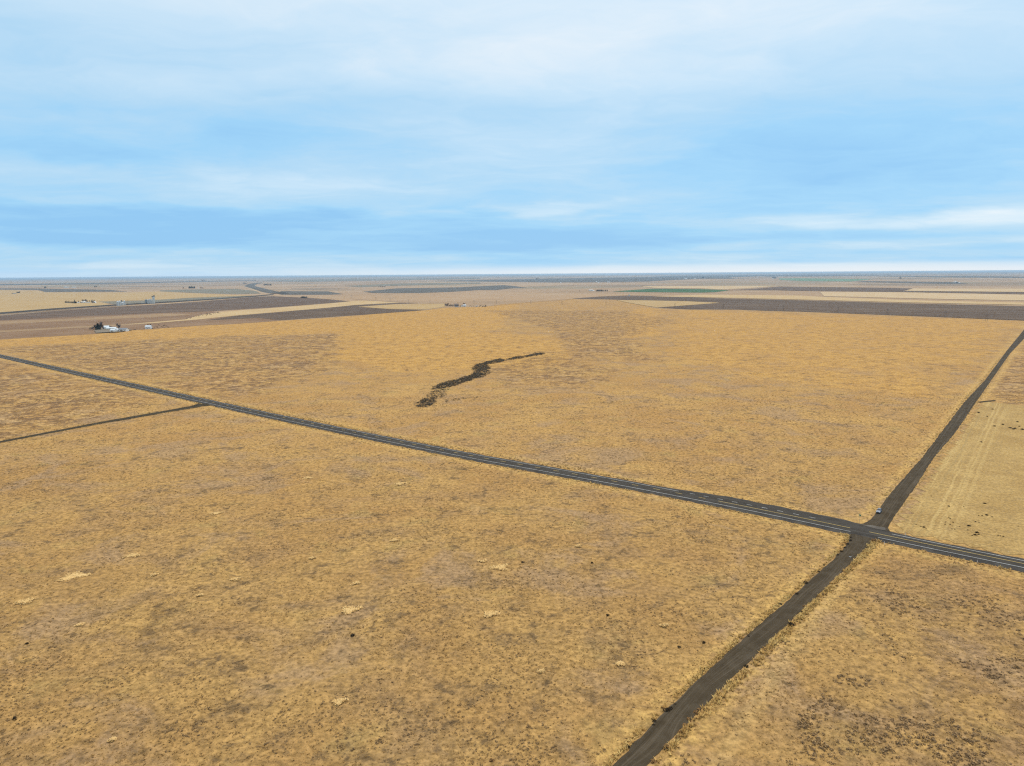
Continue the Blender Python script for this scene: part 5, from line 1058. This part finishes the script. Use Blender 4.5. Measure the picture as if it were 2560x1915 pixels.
# ------------------------------------------------------------------ the car
def car():
    g = P(2197, 1282); d = (P(2184, 1298) - P(2238, 1228)).normalized()
    o = empty('parked_car', (g.x, g.y, 0.25), math.atan2(d.y, d.x)); tag(o, 'small silver car parked on the gravel road edge above the crossing', 'car')
    paint = plain('silver_paint', (0.15, 0.17, 0.21), 0.45, 0.1, 0.03, spec=0.5); black = plain('black_plastic', (0.02, 0.02, 0.022), 0.6)
    # side profile (x, z) from the front bumper over the roof to the rear
    lo = [(2.2, 0.32), (2.25, 0.62), (2.1, 0.86), (1.2, 1.02), (0.45, 1.08), (-0.6, 1.08), (-1.6, 1.08), (-2.12, 1.05), (-2.22, 0.7), (-2.18, 0.34)]
    def loft(prof, w0, w1, zs):
        vs, n = [], len(prof)
        for sgn in (-1, 1):
            for x_, z_ in prof: k_ = (z_ - zs[0]) / (zs[1] - zs[0]); vs.append((x_, sgn * (w0 + (w1 - w0) * max(0, min(1, k_))), z_))
        fs = [tuple(range(n)), tuple(range(2 * n - 1, n - 1, -1))] + [((i + 1) % n, i, n + i, n + (i + 1) % n) for i in range(n)]
        return vs, fs
    vs, fs = loft(lo, 0.90, 0.86, (0.3, 1.08)); body = pymesh('body', vs, fs, paint, o)
    bv = body.modifiers.new('bevel', 'BEVEL'); bv.width = 0.06; bv.segments = 2
    cab = [(0.55, 1.05), (-0.15, 1.55), (-1.25, 1.60), (-1.85, 1.48), (-2.08, 1.05)]
    vs, fs = loft(cab, 0.84, 0.64, (1.05, 1.6)); cb = pymesh('cabin', vs, fs, paint, o); bv = cb.modifiers.new('bevel', 'BEVEL'); bv.width = 0.05; bv.segments = 2
    gl = M['pane']
    pymesh('windscreen', [(0.50, -0.74, 1.11), (0.50, 0.74, 1.11), (-0.10, 0.60, 1.545), (-0.10, -0.60, 1.545)], [(0, 1, 2, 3)], gl, o)
    for v_ in o.children[-1].data.vertices: v_.co.x += 0.03; v_.co.z += 0.03
    pymesh('rear_window', [(-2.06, -0.72, 1.14), (-1.89, -0.62, 1.46), (-1.89, 0.62, 1.46), (-2.06, 0.72, 1.14)], [(0, 1, 2, 3)], gl, o)
    for v_ in o.children[-1].data.vertices: v_.co.x -= 0.04
    for s_ in (-1, 1):
        pymesh('side_window', [(0.30, s_ * 0.855, 1.12), (-0.20, s_ * 0.70, 1.50), (-1.75, s_ * 0.70, 1.48), (-1.9, s_ * 0.85, 1.12)], [(0, 1, 2, 3)], gl, o)
        MB().box(2.14, s_ * 0.62, 0.74, 0.16, 0.36, 0.14).build('headlight', M['white'], o); MB().box(-2.17, s_ * 0.66, 0.88, 0.1, 0.3, 0.16).build('tail_light', plain('red_lens', (0.35, 0.02, 0.02), 0.3), o)
        MB().box(0.42, s_ * 0.96, 1.1, 0.14, 0.2, 0.14).build('mirror', paint, o)
        for ax in (1.35, -1.35):
            tyre = MB(); n = 18; prof = [(0.2, -0.11), (0.31, -0.11), (0.335, -0.07), (0.335, 0.07), (0.31, 0.11), (0.2, 0.11)]
            vv, ffc = [], []
            for r_, y_ in prof:
                for i in range(n): a = 2 * math.pi * i / n; vv.append((ax + r_ * math.cos(a), s_ * 0.82 + y_, 0.335 + r_ * math.sin(a)))
            for j in range(5):
                for i in range(n): ffc.append((j * n + i, j * n + (i + 1) % n, (j + 1) * n + (i + 1) % n, (j + 1) * n + i))
            wv = tyre.add(vv, ffc).build('wheel', black, o); MB().tube((ax, s_ * 0.82 - 0.09, 0.335), (ax, s_ * 0.82 + 0.09, 0.335), 0.21, 0.21, 14).build('rim', M['steel'], wv)
    MB().box(2.2, 0, 0.42, 0.14, 1.66, 0.22).build('bumper', black, o); MB().box(2.21, 0, 0.66, 0.1, 0.8, 0.16).build('grille', black, o); MB().box(-2.2, 0, 0.45, 0.1, 1.6, 0.2).build('bumper', black, o)
car()

# ------------------------------------------------------------------ haze
hb = MB().box(0, 25500, 54.6, 190000, 73000, 112.8).build('haze', None)
m, nt = new_mat('haze_air'); pvn = nt.nodes.new('ShaderNodeVolumePrincipled'); pvn.inputs['Color'].default_value = (0.62, 0.82, 1.0, 1); pvn.inputs['Density'].default_value = 3.7e-5; pvn.inputs['Anisotropy'].default_value = 0.2
no = nt.nodes.new('ShaderNodeOutputMaterial'); nt.links.new(pvn.outputs[0], no.inputs['Volume']); hb.data.materials.append(m)
tag(hb, 'pale bluish haze in the air over the whole plain', 'haze', None, 'stuff')
